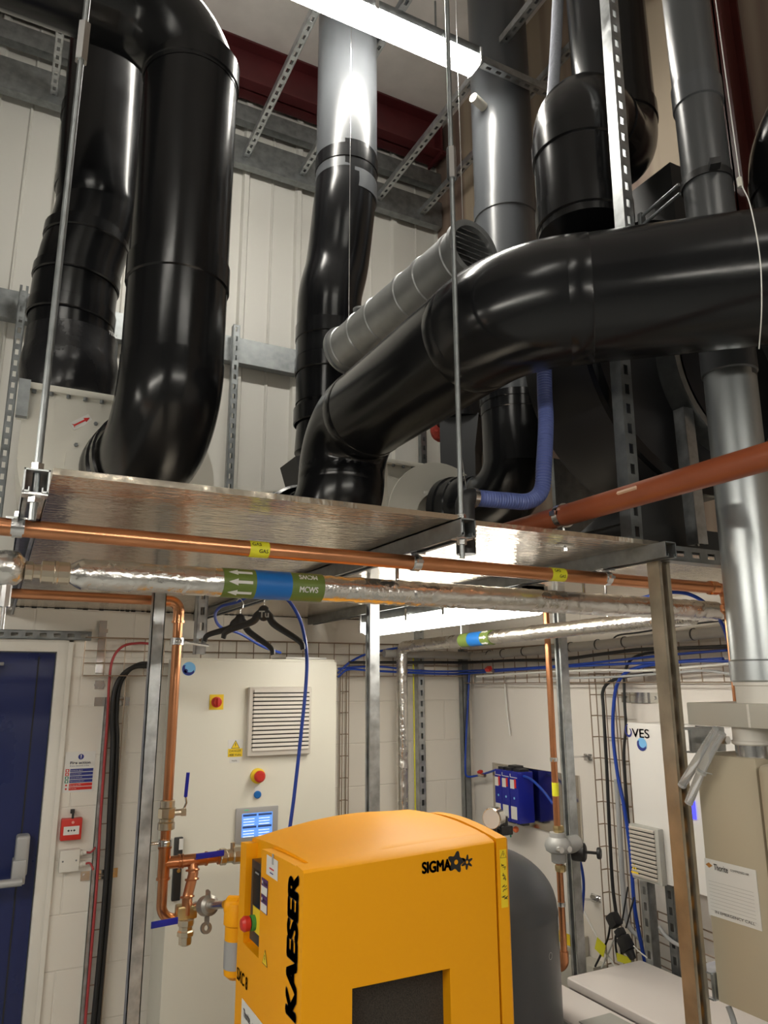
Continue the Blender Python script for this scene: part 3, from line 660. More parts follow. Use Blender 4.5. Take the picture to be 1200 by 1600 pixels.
# ================================================================ PIPES UNDER THE DECK
def ctext(body, c, ax, up, r, height, mat, parent, bold=.01, flip=False, width=None):
    """lettering bent round a pipe: c = point on the axis, ax = reading direction, up = radial direction facing the reader"""
    cu = bpy.data.curves.new('lettering', 'FONT'); cu.body = body; cu.size = 1; cu.align_x = 'CENTER'
    t = bpy.data.objects.new('lettering', cu); COL.objects.link(t)
    me = bpy.data.meshes.new_from_object(t.evaluated_get(bpy.context.evaluated_depsgraph_get()))
    bpy.data.objects.remove(t); bpy.data.curves.remove(cu)
    me = embolden(me, bold)
    ys = [v.co.y for v in me.vertices]; xs = [v.co.x for v in me.vertices]; s = height/(max(ys)-min(ys)); ym = (max(ys)+min(ys))/2
    sx = s if width is None else width/(max(xs)-min(xs))
    ax = Vector(ax).normalized(); up = Vector(up).normalized(); side = up.cross(ax)
    for v in me.vertices:
        a = (v.co.y-ym)*s/r
        v.co = Vector(c)+ax*(v.co.x*sx)+up*(cos(a)*r)+side*(sin(a)*r)
    return link_mesh('lettering', me, mat, parent, 0)
GY_, GZ = 1.585, 2.192
gx1 = on(1142, 1000, Y=GY_).x
T = thing('gas_pipe', 'long copper gas pipe crossing in front of the deck with yellow labels', 'pipe', (.9, GY_, GZ-.02))
MB().tube(fillet([(-.9, GY_, GZ+.015), (.5, GY_, GZ+.002), (gx1, GY_, GZ-.004), (gx1, GY_, GZ-.07)], [3, .03], 8), .0178, 24).build('pipe', copper, T, 50)
MB().lathe([(.0178, 0), (.022, .003), (.022, .03), (.0178, .033)], (gx1-.075, GY_, GZ-.004), (1, 0, 0), 24, False).build('fitting', copperb, T); MB().lathe([(.013, 0), (.022, .01), (.022, .03), (.0178, .033)], (gx1, GY_, GZ-.085), (0, 0, 1), 24, False).build('fitting', copperb, T); MB().cyl((gx1, GY_, 1.0), (gx1, GY_, GZ-.07), .0125, seg=20).build('drop_pipe', copper, T, 50)
for i, (pxa, pxb, py) in enumerate(((388, 418, 862), (858, 880, 898))):
    A = on(pxa, py, Y=GY_); B = on(pxb, py+2, Y=GY_); z = GZ+.002 if i == 0 else GZ-.001
    gb = MB().cyl((A.x, GY_, z), (B.x, GY_, z), .0186, seg=24).build('gas_band', gasy, T, 40)
    m_ = (A.x+B.x)/2
    ctext('GAS', (m_-.008, GY_, z), (1, 0, 0), V(0, -1, .55), .0190, .0085, ink, gb, .02)
    ctext('GAS', (m_+.008, GY_, z), (1, 0, 0), V(0, -1, -.35), .0190, .0085, ink, gb, .02)
def pipe_clip(x, y, z, r, ztop, T, off=0):
    mb = MB(); mb.annulus((x-.009, y, z), (1, 0, 0), r, r+.003, .018, 28); mb.annulus((x-.012, y, z), (1, 0, 0), r-.0005, r+.001, .024, 28)
    mb.cyl((x, y, z+r), (x, y, ztop), .005, seg=10); mb.obox((x, y, ztop), (.045, 0, 0), (0, .03, 0), (0, 0, .004))
    mb.lathe([(.009, 0), (.009, .01)], (x, y, z+r+.002), (0, 0, 1), 6); mb.obox((x, y-r-.006, z), (.016, 0, 0), (0, .012, 0), (0, 0, .008))
    return mb.build('pipe_clip', zinc, T)
for x in (.012, .905, 1.535): pipe_clip(x, GY_, GZ+(.008 if x < .5 else 0), .018, ZB-.002, T)
MY, MZ, MR = 1.68, 2.128, .0325
T = thing('lagged_water_pipe', 'long foil lagged water pipe with green and blue flow bands', 'pipe', (1, MY, MZ-MR))
x1 = on(100, 896, Y=MY).x; xa, xb, xc, xd = [on(p, q, Y=MY).x for p, q in ((345, 908), (395, 910), (450, 913), (500, 915))]
def wob(x0, x1, r, dx=.012, amp=.0012):
    n = int((x1-x0)/dx); return [V(x0+(x1-x0)*k/n, 0, 0) for k in range(n+1)], [r+random.uniform(-amp, amp) for k in range(n+1)]
P, R = wob(x1, 2.10, MR); R[0] = R[1] = .02; R[2] = .028
MB().tube([V(p.x, MY, MZ) for p in P], R, 28).build('foil_lagging', foil, T, 60)
x0 = on(38, 893, Y=MY).x
P, R = wob(-1.2, x0, .036); R[-1] = .02; R[-2] = .034
MB().tube([V(p.x, MY, MZ+.004) for p in P], R, 28).build('foil_lagging', foil, T, 60)
mb = MB(); mb.lathe([(.013, 0), (.013, .02), (.021, .021), (.021, .035), (.016, .037), (.016, .05), (.024, .052), (.024, .075), (.0255, .077), (.0255, .082), (.024, .084), (.024, .105), (.02, .107), (.018, .16)], (x0-.02, MY, MZ), (1, 0, 0), 12); mb.build('brass_union', nickel, T, 25)
MB().cyl((xa, MY, MZ), (xb, MY, MZ), MR+.0016, seg=32).build('green_band', green, T, 40)
MB().cyl((xb, MY, MZ), (xc, MY, MZ), MR+.0018, seg=32).build('blue_band', bandblue, T, 40)
MB().cyl((xc, MY, MZ), (xd, MY, MZ), MR+.0016, seg=32).build('green_band', green, T, 40)
for a in (-45, -2, 38):
    up = V(0, -cos(radians(a)), sin(radians(a))); sd = up.cross(V(1, 0, 0)); c = V((xa+xb)/2, MY, MZ)+up*(MR+.0024)
    w_ = (xb-xa)*.74
    MB().prism([(-w_/2, 0), (-w_/2+.022, .008), (-w_/2+.022, .0034), (w_/2, .0034), (w_/2, -.0034), (-w_/2+.022, -.0034), (-w_/2+.022, -.008)], c, (1, 0, 0), sd, up*.0004).build('flow_arrow', paper, T, 0)
ctext('MCWS', ((xc+xd)/2, MY, MZ), (1, 0, 0), V(0, -1, -.30), MR+.0022, .0145, paper, T, .035, width=.047)
ctext('MCWS', ((xc+xd)/2, MY, MZ), (-1, 0, 0), V(0, -1, .75), MR+.0022, .0145, paper, T, .035, width=.047)
for x in (.905, 1.535):
    mb = MB(); mb.cyl((x, MY, MZ+MR-.004), (x, MY, ZB), .005, seg=10); mb.obox((x, MY, ZB-.002), (.05, 0, 0), (0, .03, 0), (0, 0, .004)); mb.build('hanger', zinc, T)
mb = MB(); mb.cyl((x0-.03, MY, MZ-.075), (x0-.03, MY, MZ-.03), .011, seg=8); mb.cyl((x0-.03, MY, MZ-.12), (x0-.03, MY, MZ-.07), .004, seg=8); mb.build('clip', zinc, T)
# second lagged pipe, from the wall towards the camera
QX, QY = 2.018, 3.70; za = on(650, 1009, X=QX).z; zb_ = on(1030, 967, X=QX).z
T = thing('lagged_water_pipe', 'foil lagged pipe dropping down the back wall beside the corner', 'pipe', (QX, QY, 0))
pth = fillet([(QX, QY, 0.0), (QX, QY, za), (QX, MY+.01, zb_)], .04, 6)
dense = []
for a, b in zip(pth, pth[1:]):
    n = max(1, int((b-a).length/.015)); dense += [a.lerp(b, k/n) for k in range(n)]
MB().tube(dense, [.031+random.uniform(-.0012, .0012) for _ in dense], 26).build('foil_lagging', foil, T, 60)
ys = [on(p, 995, X=QX).y for p in (723, 737, 757, 770)]
def qz(y): return zb_+(za-zb_)*(y-MY)/(QY-MY)
for (y0, y1, m_, nm) in ((ys[0], ys[1], green, 'green_band'), (ys[1], ys[2], bandblue, 'blue_band'), (ys[2], ys[3], green, 'green_band')):
    MB().cyl((QX, y0, qz(y0)), (QX, y1, qz(y1)), .0335, seg=30).build(nm, m_, T, 40)
for a in (-50, 0, 50):
    up = V(-cos(radians(a)), 0, sin(radians(a))); sd = up.cross(V(0, 1, 0)); y = (ys[2]+ys[3])/2; c = V(QX, y, qz(y))+up*.0342; w_ = abs(ys[2]-ys[3])*.8
    MB().prism([(-w_/2, 0), (-w_/2+.02, .009), (-w_/2+.02, .004), (w_/2, .004), (w_/2, -.004), (-w_/2+.02, -.004), (-w_/2+.02, -.009)], c, (0, 1, 0), sd, up*.0004).build('flow_arrow', paper, T, 0)
for y in (2.1, 3.1): MB().cyl((QX+.01, y, qz(y)+.02), (QX+.01, y, ZD), .005, seg=8).build('hanger', zinc, T)
# copper air pipe on the left
AYP = 2.66
zt = on(150, 934, Y=AYP).z; vx = on(268, 1150, Y=AYP).x; ze = on(262, 1437, Y=AYP).z
T = thing('air_pipe', 'copper air pipe with valves running down left of the control cabinet', 'pipe', (vx, AYP, ze-.03))
r = .0165
MB().tube(fillet([(-.6, AYP, zt+.004), (vx, AYP, zt), (vx, AYP, ze), (on(300, 1430, Y=AYP).x, AYP, ze)], [.035, .045], 8), r, 24).build('pipe', copper, T, 50)
mb = MB()
mb.tube(fillet([(vx-.055, AYP, zt), (vx, AYP, zt), (vx, AYP, zt-.075)], .035, 8), r+.003, 24)
mb.lathe([(r+.006, 0), (r+.006, .007)], (vx, AYP, zt-.075), (0, 0, 1), 24); mb.build('top_elbow', copperb, T, 40)
def vz(py): return on(262, py, Y=AYP).z
mb = MB()
for z0, z1, q in ((vz(1262), vz(1250), .024), (vz(1278), vz(1262), .029), (vz(1284), vz(1278), .024), (vz(1296), vz(1284), .028)):
    mb.lathe([(q*.9, 0), (q, .002), (q, z1-z0-.002), (q*.9, z1-z0)], (vx, AYP, z0), (0, 0, 1), 8 if q > .028 else 20)
mb.cyl((vx, AYP, vz(1270)), (vx+.05, AYP-.01, vz(1270)), .01, seg=12); mb.cyl((vx+.044, AYP-.01, vz(1270)), (vx+.06, AYP-.012, vz(1270)), .013, seg=6); BV = mb.build('ball_valve', nickel, T, 25)
lv = [V(vx+.05, AYP-.01, vz(1268)), V(vx+.058, AYP-.02, vz(1255)), on(290, 1245, Y=AYP-.03), on(294, 1207, Y=AYP-.03)]
mb = MB(); mb.tube(lv[:3], .0035, 8); mb.build('lever_stem', zinc, BV); mb = MB(); mb.tube(lv[2:], .006, 8); mb.build('lever', bluep, BV)
mb = MB(); z = vz(1316); mb.annulus((vx, AYP, z-.01), (0, 0, 1), r, r+.006, .02, 28); mb.obox((vx, AYP-r-.006, z), (.02, 0, 0), (0, .01, 0), (0, 0, .014), .003); mb.cyl((vx-.02, AYP, z), (vx-.055, AYP, z), .005); mb.box((vx-.06, AYP-.02, z-.03), (vx-.055, AYP+.02, z+.03)); mb.build('clamp', zinc, T)
z = vz(1002); mb = MB(); mb.annulus((vx, AYP, z-.012), (0, 0, 1), r, r+.007, .024, 28); mb.obox((vx, AYP-r-.007, z), (.024, 0, 0), (0, .01, 0), (0, 0, .014), .003); mb.cyl((vx+.02, AYP, z), (vx+.17, AYP+.25, z), .006); mb.build('clamp', zinc, T)
# tee, branch to the right
zb1 = vz(1348); mb = MB(); q = r+.003
mb.cyl((vx, AYP, zb1-.05), (vx, AYP, zb1+.05), q, seg=24); mb.cyl((vx, AYP, zb1), (vx+.06, AYP, zb1), q, seg=24)
for z in (zb1-.05, zb1+.044): mb.lathe([(q+.003, 0), (q+.003, .006)], (vx, AYP, z), (0, 0, 1), 24)
bx = on(345, 1343, Y=AYP).x; dxp = on(301, 1345, Y=AYP).x
mb.cyl((vx+.06, AYP, zb1), (bx, AYP, zb1), r, seg=24); mb.cyl((dxp-.045, AYP, zb1), (dxp+.045, AYP, zb1), q, seg=24)
for x in (vx+.056, dxp-.048, dxp+.042, bx-.012): mb.lathe([(q+.003, 0), (q+.003, .006)], (x, AYP, zb1), (1, 0, 0), 24)
mb.build('tee_branch', copper, T, 40)
dz = on(293, 1412, Y=AYP).z
mb = MB(); mb.tube(fillet([(dxp, AYP, zb1), (dxp+.002, AYP-.01, zb1-.04), (dxp-.022, AYP-.045, zb1-.10), (dxp-.022, AYP-.045, dz-.02)], .02, 6), r, 24)
for z, yy, xx in ((zb1-.03, AYP-.006, dxp), (zb1-.055, AYP-.02, dxp-.004), (zb1-.10, AYP-.044, dxp-.022)): mb.lathe([(q+.002, -.003), (q+.004, 0), (q+.002, .004)], (xx, yy, z), (0, .2, 1), 24)
mb.build('drop_leg', copper, T, 40)
mb = MB()
for x0, x1, q2 in ((bx-.005, bx+.018, .027), (bx+.018, bx+.04, .022), (bx+.04, bx+.075, .028), (bx+.075, bx+.1, .025)): mb.lathe([(q2*.92, 0), (q2, .003), (q2, x1-x0-.003), (q2*.92, x1-x0)], (x0, AYP, zb1), (1, 0, 0), 10)
mb.cyl((bx+.04, AYP, zb1+.02), (bx+.04, AYP, zb1+.042), .008); BRV = mb.build('branch_valve', nickel, T, 25)
mb = MB(); mb.cyl((bx+.1, AYP, zb1), (bx+.3, AYP, zb1), r, seg=20); mb.build('branch_tail', copper, T)
A = on(306, 1340, Y=AYP-.03); B = on(350, 1334, Y=AYP-.03)
mb = MB(); mb.obox((A+B)/2+V(0, 0, .003), (B-A), V(0, .004, 0), V(0, 0, .018), .001); mb.build('branch_lever', bluep, BRV)
A = on(236, 1446, Y=AYP-.06); B = on(278, 1438, Y=AYP-.06)
mb = MB(); mb.obox((A+B)/2, (B-A), V(0, .004, 0), V(0, 0, .02), .001); mb.build('drain_lever', bluep, T)
cxp = V(dxp-.022, AYP-.045, dz)
mb = MB(); mb.obox(cxp+V(0, .01, -.012), V(.065, 0, .0), V(0, .05, 0), V(0, 0, .042), .008); mb.build('brass_cross', brass, T, 25)
mb = MB(); mb.lathe([(.02, 0), (.026, -.004), (.026, -.02), (.022, -.024), (.022, -.034), (.027, -.038), (.027, -.05), (.021, -.054), (.021, -.075), (.013, -.08)], cxp+V(0, 0, -.03), (0, 0, 1), 8); mb.build('drain_cock', nickel, T, 25)
h0 = cxp+V(.03, 0, 0); h1 = on(352, 1413, Y=2.39)
mb = MB(); dd = (h1-h0).normalized(); mb.cyl(h0, h1, .012, seg=20); mb.cyl(h0, h0+dd*.06, .016, seg=18); mb.build('nickel_tail', zinc, T, 40)
mb = MB(); k = h0+dd*.095
mb.lathe([(.02, -.028), (.03, -.02), (.03, .02), (.02, .028)], k, dd, 18); mb.obox(k+V(0, 0, .03), dd*.026, V(0, .03, 0), V(0, 0, .03), .006); mb.obox(k+V(0, 0, -.035), dd*.026, V(0, .03, 0), V(0, 0, .035), .006); mb.annulus(k+V(-.005, -.005, -.062), dd, .008, .017, .012, 20); mb.build('claw_coupling', clawm, T, 30)
# strut end bracket hanging by the wall pipe
a = on(315, 965, Y=2.9); strut('bracket_strut', 'short vertical bracket strut with bolts beside the copper elbow', (a.x, 2.91, a.z-.14), (a.x, 2.91, ZD-.005), (0, -1, 0), galv, None, 'bracket')
# ================================================================ COAT HANGERS AND HOSES
def hanger(label, c, e0, e1, hk, txt=None):
    T = thing('coat_hanger', label, 'coat hanger', (c.x, c.y, min(e0.z, e1.z)), 'coat hangers')
    d0 = (e0-c); d1 = (e1-c); mb = MB()
    def arm(e, n):
        up = V(0, 0, 1); pts = []
        for t, h in ((0, .012), (.16, .008), (.3, -.004), (.9, 0), (1.0, -.018)): pts.append(c+(e-c)*t+V(0, 0, h+.03*(1-t)*0))
        return smooth(pts, 6)
    for e in (e0, e1):
        pts = arm(e, 0); m_ = len(pts); rr = [.019-.011*(k/(m_-1))**.6 for k in range(m_)]
        mb.tube(pts, rr, 10)
    mb.ball(c+V(0, 0, .008), .024, 12, (.9, .75, 1.1)); mb.build('body', blackp, T, 60)
    MB().tube(smooth([c+V(0, 0, .03), c+V(0, 0, .05), hk+V(.012, 0, -.02), hk+V(.014, 0, 0), hk+V(0, 0, .014), hk+V(-.012, 0, .004)], 6), .0018, 8).build('hook', zinc, T)
    if txt:
        ux = (e1-e0); ux.z = 0; ux.normalize(); text(txt, c+V(0, 0, -.008)-ux*.012+V(ux.y, -ux.x, 0)*.0215, ux, (0, 0, 1), .022, paper, 'lettering', T, bold=.03)
    return T
c = on(412, 962, Y=2.35); hk = V(c.x-.005, c.y, c.z+.075)
hanger('black coat hanger with white lettering hanging below the flow bands', c, on(349, 989, Y=2.41), on(474, 1006, Y=2.29), hk, 'Tu')
c = on(375, 974, Y=2.62); hk = V(c.x-.005, c.y, c.z+.075)
hanger('plain grey black coat hanger behind the lettered one', c, on(320, 994, Y=2.68), on(427, 1015, Y=2.56), hk)
cable('air_hose', 'blue air hose looping down in front of the control cabinet louvre', [on(452, 1300, Y=2.45), on(460, 1240, Y=2.45), on(470, 1150, Y=2.45), on(478, 1070, Y=2.45), on(479, 1020, Y=2.45), on(471, 975, Y=2.45), on(456, 945, Y=2.45), on(440, 930, Y=2.45), on(425, 922, Y=2.5), on(400, 926, Y=2.6), on(372, 940, Y=2.7), on(345, 948, Y=2.8), on(336, 962, Y=2.9), on(345, 980, Y=3.0), on(375, 990, Y=3.1), on(410, 1010, Y=3.2), on(438, 1020, Y=3.3)], .006, blue, 'hose', seg=10)
cable('air_hose', 'blue air hose arching from the silver pipes down beside the galvanised duct', [on(1000, 935, Y=1.95), on(1040, 926, Y=1.85), on(1075, 928, Y=1.8), on(1105, 945, Y=1.75), on(1128, 975, Y=1.7), on(1140, 1010, Y=1.66), on(1147, 1060, Y=1.64), on(1152, 1150, Y=1.62)], .0065, blue, 'hose', seg=10)
# ================================================================ YELLOW COMPRESSOR
X0, X1, Y0, Y1 = .704, 1.263, 1.788, 2.30
T = thing('air_compressor', 'large yellow air compressor cabinet with black lettering in the foreground', 'compressor', ((X0+X1)/2, 2.04, 0))
def topz(x, y):
    t = min(1, max(0, (x-X0)/(X1-X0))); s = min(1, max(0, (y-Y0)/(Y1-Y0)))
    zf = 1.468+.019*t; zb = 1.444+.052*sin(min(1, t*1.15)*pi*.62)
    return zf*(1-s)+zb*s+.016*sin(pi*s)*(.4+.6*t)
def section(x, y0, y1, zlow=.02, n=14, rnd=.012):
    pts = [V(x, y0, zlow)]
    for k in range(n+1):
        y = y0+(y1-y0)*k/n; pts.append(V(x, y, topz(x, y)-(rnd*.55 if k in (0, n) else 0)))
        if k == 0: pts.append(V(x, y0+rnd*.6, topz(x, y0)-.001))
        if k == n-1: pts.append(V(x, y1-rnd*.6, topz(x, y1)-.001))
    pts.append(V(x, y1, zlow)); return pts
XR = .738
mb = MB(); mb.rings([section(XR+(X1-.006-XR)*k/12, Y0+.046, Y1) for k in range(13)])
mb.build('cabinet', yellow, T, 30)
# front skin with the square filter opening
oxl, oxr, ozt, ozb = .833, 1.107, 1.192, .62
mb = MB()
def fr(xa, xb, z0, z1=None, n=8):
    """piece of the front skin; z1 None = up to the arched top"""
    R = []
    for k in range(n+1):
        x = xa+(xb-xa)*k/n; zt_ = topz(x, Y0)-.004 if z1 is None else z1
        R.append([V(x, Y0, z0), V(x, Y0, zt_-.006 if z1 is None else zt_), V(x, Y0+.008, zt_ if z1 is None else zt_), V(x, Y0+.05, (topz(x, Y0+.05)) if z1 is None else zt_), V(x, Y0+.05, z0)])
    mb.rings(R)
fr(X0, X1-.006, ozt); fr(X0, oxl, .02, ozt); fr(oxr, X1-.006, .02, ozt); fr(oxl, oxr, .02, ozb)
mb.build('front_panel', yellow, T, 30)
MB().box((oxl, Y0+.036, ozb), (oxr, Y0+.045, ozt)).build('filter_mat', mesh_c, T, 0)
# left (operator) face: skin, recess and rim
RY0, RY1, RZ = 2.105, 2.245, 1.185
mb = MB()
def sidepiece(y0, y1, z0, z1=None, n=8):
    A = []
    for k in range(n+1):
        y = y0+(y1-y0)*k/n; A.append((y, (topz(X0, y)-.003) if z1 is None else z1))
    mb.prism([(y0, z0)]+A+[(y1, z0)], (X0, 0, 0), (0, 1, 0), (0, 0, 1), (XR-X0+.002, 0, 0))
sidepiece(Y0+.0502, RY0, .02); sidepiece(RY1, Y1, .02); sidepiece(RY0, RY1, .02, RZ)
mb.build('operator_panel', yellow, T, 30)
XP = X0+.006
CU = MB().box((XP, 2.107, 1.205), (XR+.002, 2.208, 1.412), .002).build('control_unit', M('control_brown_black', (.035, .028, .022), .35), T, 30)
MB().box((XP-.002, 2.115, 1.30), (XP+.002, 2.185, 1.392)).build('display', M('display_dark', (.012, .02, .014), .12), CU, 0)
MB().box((XP-.003, 2.135, 1.383), (XP+.001, 2.165, 1.387)).build('display_line', silverp, CU, 0)
SPL = plate('stop_plate', V(XP-.0005, 2.180, 1.235), V(0, -1, 0), V(0, 0, 1), .062, .062, yel2, T)
c = V(XP-.001, 2.163, 1.257)
MB().lathe([(.02, 0), (.02, .012)], c, (-1, 0, 0), 20).build('stop_collar', M('green_plastic', (.05, .25, .05), .4), SPL, 30)
MB().lathe([(.008, 0), (.012, .012), (.019, .016), (.02, .03), (.014, .038)], c, (-1, 0, 0), 24).build('stop_button', redp, SPL, 40)
S = lambda px, py, d=.0012: on(px, py, X=X0-d)
LX_ = V(0, -1, 0); UPZ = V(0, 0, 1)
def sidetext(body, px0, py0, w_, h_, bold, nm='lettering', mat=ink): return text(body, S(px0, py0), LX_, UPZ, h_, mat, nm, T, width=w_, bold=bold)
# vertical name: reads upwards
ka = on(459, 1597, X=X0-.001); kb = on(462, 1364, X=X0-.001); hw = abs(on(468, 1420, X=X0).y-on(450, 1420, X=X0).y)
yk = on(467.5, 1420, X=X0).y
text('KAESER', (X0-.001, yk, ka.z), (0, 0, 1), (0, 1, 0), hw*.98, ink, 'brand_lettering', T, width=kb.z-ka.z, bold=.07)
text('SXC 8', (X0-.001, on(371, 1520, X=X0).y, on(380, 1540, X=X0).z), LX_, UPZ, .032, ink, 'model_lettering', T, width=.10, bold=.02)
yb0 = on(417, 1368, X=X0).y; zz = on(430, 1374, X=X0).z
CH = plate('card_holder', (X0-.001, yb0, zz), LX_, UPZ, .088, .048, paper, T)
plate('card_line', (X0-.0022, yb0-.026, zz+.018), LX_, UPZ, .035, .0035, redtx, CH, .0004); plate('card_line', (X0-.0022, yb0-.03, zz+.008), LX_, UPZ, .026, .003, bluetx, CH, .0004)
plate('card_clip', (X0-.002, yb0-.048, zz+.033), LX_, UPZ, .008, .026, silverp, CH, .002)
ys_, zs_ = on(408, 1425, X=X0).y, on(415, 1428, X=X0).z
for k in (0, 1):
    ST = plate('service_sticker', (X0-.001, ys_, zs_+k*.042), LX_, UPZ, .052, .041, purple, T)
    plate('sticker_white', (X0-.0022, ys_-.002, zs_+k*.042+.002), LX_, UPZ, .048, .020, paper, ST, .0004)
    text('Thorite', (X0-.0022, ys_-.016, zs_+k*.042+.027), LX_, UPZ, .009, paper, 'lettering', ST, width=.033, bold=.02)
    mb = MB(); mb.prism([(0, -.005), (.005, 0), (0, .005), (-.005, 0)], (X0-.0022, ys_-.009, zs_+k*.042+.031), LX_, UPZ, (-.0004, 0, 0)); mb.build('sticker_diamond', paper, ST, 0)
def warn(parent, o, ux, uy, s, mark=True, outline=True):
    ux = Vector(ux); uy = Vector(uy); n = ux.cross(uy); o = Vector(o)
    tri = lambda k, c=(.5, .29): [((x-c[0])*k*s, (y-c[1])*k*s) for x, y in ((0, 0), (1, 0), (.5, .87))]
    MB().prism(tri(1), o+n*.0004, ux, uy, n*.0003).build('warning_black', ink, parent, 0)
    MB().prism(tri(.84), o+n*.0008, ux, uy, n*.0003).build('warning_yellow', yel2, parent, 0)
    mb = MB(); mb.prism([(-.045*s, .28*s), (.05*s, .28*s), (.0, .10*s), (.06*s, .10*s), (-.05*s, -.16*s), (-.01*s, .03*s), (-.06*s, .03*s)], o+n*.0012, ux, uy, n*.0003); mb.build('warning_mark', ink, parent, 0)
warn(T, on(414, 1500, X=X0-.0006), LX_, UPZ, .042)
yn, zn = on(379, 1560, X=X0).y, on(380, 1562, X=X0).z
NT = plate('notice', (X0-.001, yn, zn-.15), LX_, UPZ, .215, .152, paper, T)
text('Thorite', (X0-.0022, yn-.02, zn-.035), LX_, UPZ, .020, purple, 'lettering', NT, width=.06, bold=.02)
text('AIR COMPRESSOR', (X0-.0022, yn-.035, zn-.066), LX_, UPZ, .013, ink, 'lettering', NT, width=.15, bold=.02)
text('SERVICE CALL', (X0-.0022, yn-.035, zn-.088), LX_, UPZ, .013, ink, 'lettering', NT, width=.13, bold=.02)
text('Compressed air specialists', (X0-.0022, yn-.10, zn-.03), LX_, UPZ, .007, ink, 'lettering', NT, width=.10)
# front lettering and gear emblem
A = on(659, 1366, Y=Y0-.001); B = on(705, 1358, Y=Y0-.001); hh = on(668, 1346, Y=Y0).z-on(668, 1366, Y=Y0).z
text('SIGMA', (A.x, Y0-.001, A.z), (1, 0, 0), UPZ, hh*.95, ink, 'brand_lettering', T, width=B.x-A.x, bold=.055)
def gear(c, r0, r1, n, hole, ph):
    o = []; i = []
    for k in range(72):
        a = 2*pi*k/72; q = .5+.5*cos(n*(a-ph)); r = r0+(r1-r0)*q**1.4
        o.append((r*cos(a), r*sin(a))); i.append((hole*cos(a), hole*sin(a)))
    MB().hole_plate(o, i, (c.x, Y0-.0012, c.z), (1, 0, 0), (0, 0, 1), (0, .001, 0)).build('gear_emblem', ink, T, 0)
gear(on(712.5, 1347, Y=Y0), .0165, .0275, 5, .0062, 1.35); gear(on(729.5, 1347, Y=Y0), .008, .019, 6, .0042, 1.45)
# right corner strip with pictogram sticker
mb = MB(); n = 10
def tz(y): s = (y-Y0)/.36; return 1.488+.022*sin(min(1, s)*pi*.75)-.002
R = []
for x in (X1+.001, X1+.034, X1+.042):
    e = .006 if x > X1+.04 else 0
    R.append([V(x, Y0+e, .02)]+[V(x, Y0+e+(.36-2*e)*k/n, tz(Y0+.36*k/n)-e) for k in range(n+1)]+[V(x, Y0+.36-e, .02)])
mb.rings(R); mb.build('corner_strip', yellow, T, 30)
xs_, zs_ = X1+.010, on(776, 1420, Y=Y0).z
PS = plate('pictogram_sticker', (xs_, Y0-.0005, zs_), (1, 0, 0), UPZ, .022, .145, yel2, T, .0006)
warn(PS, (xs_+.011, Y0-.0012, zs_+.130), (1, 0, 0), UPZ, .021)
for k in range(4):
    mb = MB(); z = zs_+.022+k*.027
    o_ = V(xs_+.011, Y0-.0016, z)
    for q in range(5):
        a = random.uniform(0, pi); l = random.uniform(.006, .011); c = o_+V(random.uniform(-.006, .006), 0, random.uniform(-.007, .007))
        mb.obox(c, V(l*cos(a), 0, l*sin(a)), V(0, .0005, 0), V(-.0016*sin(a), 0, .0016*cos(a)))
    mb.build('pictogram', ink, PS, 0)
# yellow filter housing at the far left corner
c = V(.722, 2.365, 0); zt_ = on(358, 1405, Y=2.36).z; zl = on(365, 1530, Y=2.36).z
T2 = T
mb = MB(); mb.lathe([(.02, zl), (.034, zl+.012), (.036, zl+.03), (.036, zt_-.075), (.041, zt_-.07), (.041, zt_-.035), (.034, zt_-.012), (.015, zt_)], (c.x, c.y, 0), (0, 0, 1), 28); mb.lathe([(.03, -.035), (.03, .0), (.026, .004), (.02, .008)], on(357, 1416, Y=2.38), V(-.8, .6, 0), 20); mb.build('filter_housing', yellow, T, 30)
mb = MB(); mb.lathe([(.037, 0), (.037, .075)], (c.x, c.y, zl+.03), (0, 0, 1), 28); mb.build('filter_label', silverp, T, 40)
# tank behind
T = thing('air_receiver', 'dark grey upright air tank behind the right side of the compressor', 'tank', (1.56, 2.3, 0))
prof = [(.02, .02), (.18, .03), (.235, .08), (.25, .15), (.25, 1.14), (.2515, 1.145), (.2515, 1.158), (.249, 1.165)]
for k in range(1, 13):
    a = pi/2*k/12; prof.append((max(.003, .249*cos(a)), 1.165+.185*sin(a)))
MB().lathe(prof, (1.56, 2.3, 0), (0, 0, 1), 64).build('shell', tankm, T, 40)
mb = MB(); mb.annulus((0, 0, 0), (0, 0, 1), .009, .0105, .0006, 24); s_ = mb
rot = Matrix.Rotation(radians(-42), 4, 'Z'); px_ = on(845, 1490, Y=2.10); dv = V(px_.x-1.56, px_.y-2.3, 0).normalized()
fm = Matrix.Translation(V(1.56, 2.3, px_.z)+dv*.2505) @ dv.to_track_quat('Z', 'Y').to_matrix().to_4x4(); bmesh.ops.transform(mb.bm, matrix=fm, verts=mb.bm.verts); mb.build('printed_ring', silverp, T, 0)
g = on(772, 1278, Y=2.22); T = thing('pressure_gauge', 'small round pressure gauge with black fitting on top of the tank', 'gauge', (g.x, g.y, 1.33))
dn = (CAM-g); dn.z = 0; dn.normalize(); dn = (dn+V(-.9, 0, 0)).normalized()
MB().lathe([(.033, -.02), (.035, -.018), (.035, .018), (.032, .022)], g, dn, 32).build('case', steel, T, 30)
MB().lathe([(.031, .0), (.031, .0225)], g, dn, 32).build('dial', paper, T, 30)
mb = MB(); mb.cyl(g-V(0, 0, .03), V(g.x+.01, g.y+.01, 1.32), .009); mb.obox(g+V(.05, .01, -.045), (.05, 0, 0), (0, .03, 0), (0, 0, .03), .005); mb.cyl(g+V(.05, .01, -.06), g+V(.05, .01, -.0), .012); mb.cyl(g+V(.02, .005, -.045), g+V(.03, .01, -.045), .008); mb.build('fitting', blackp, T, 30)
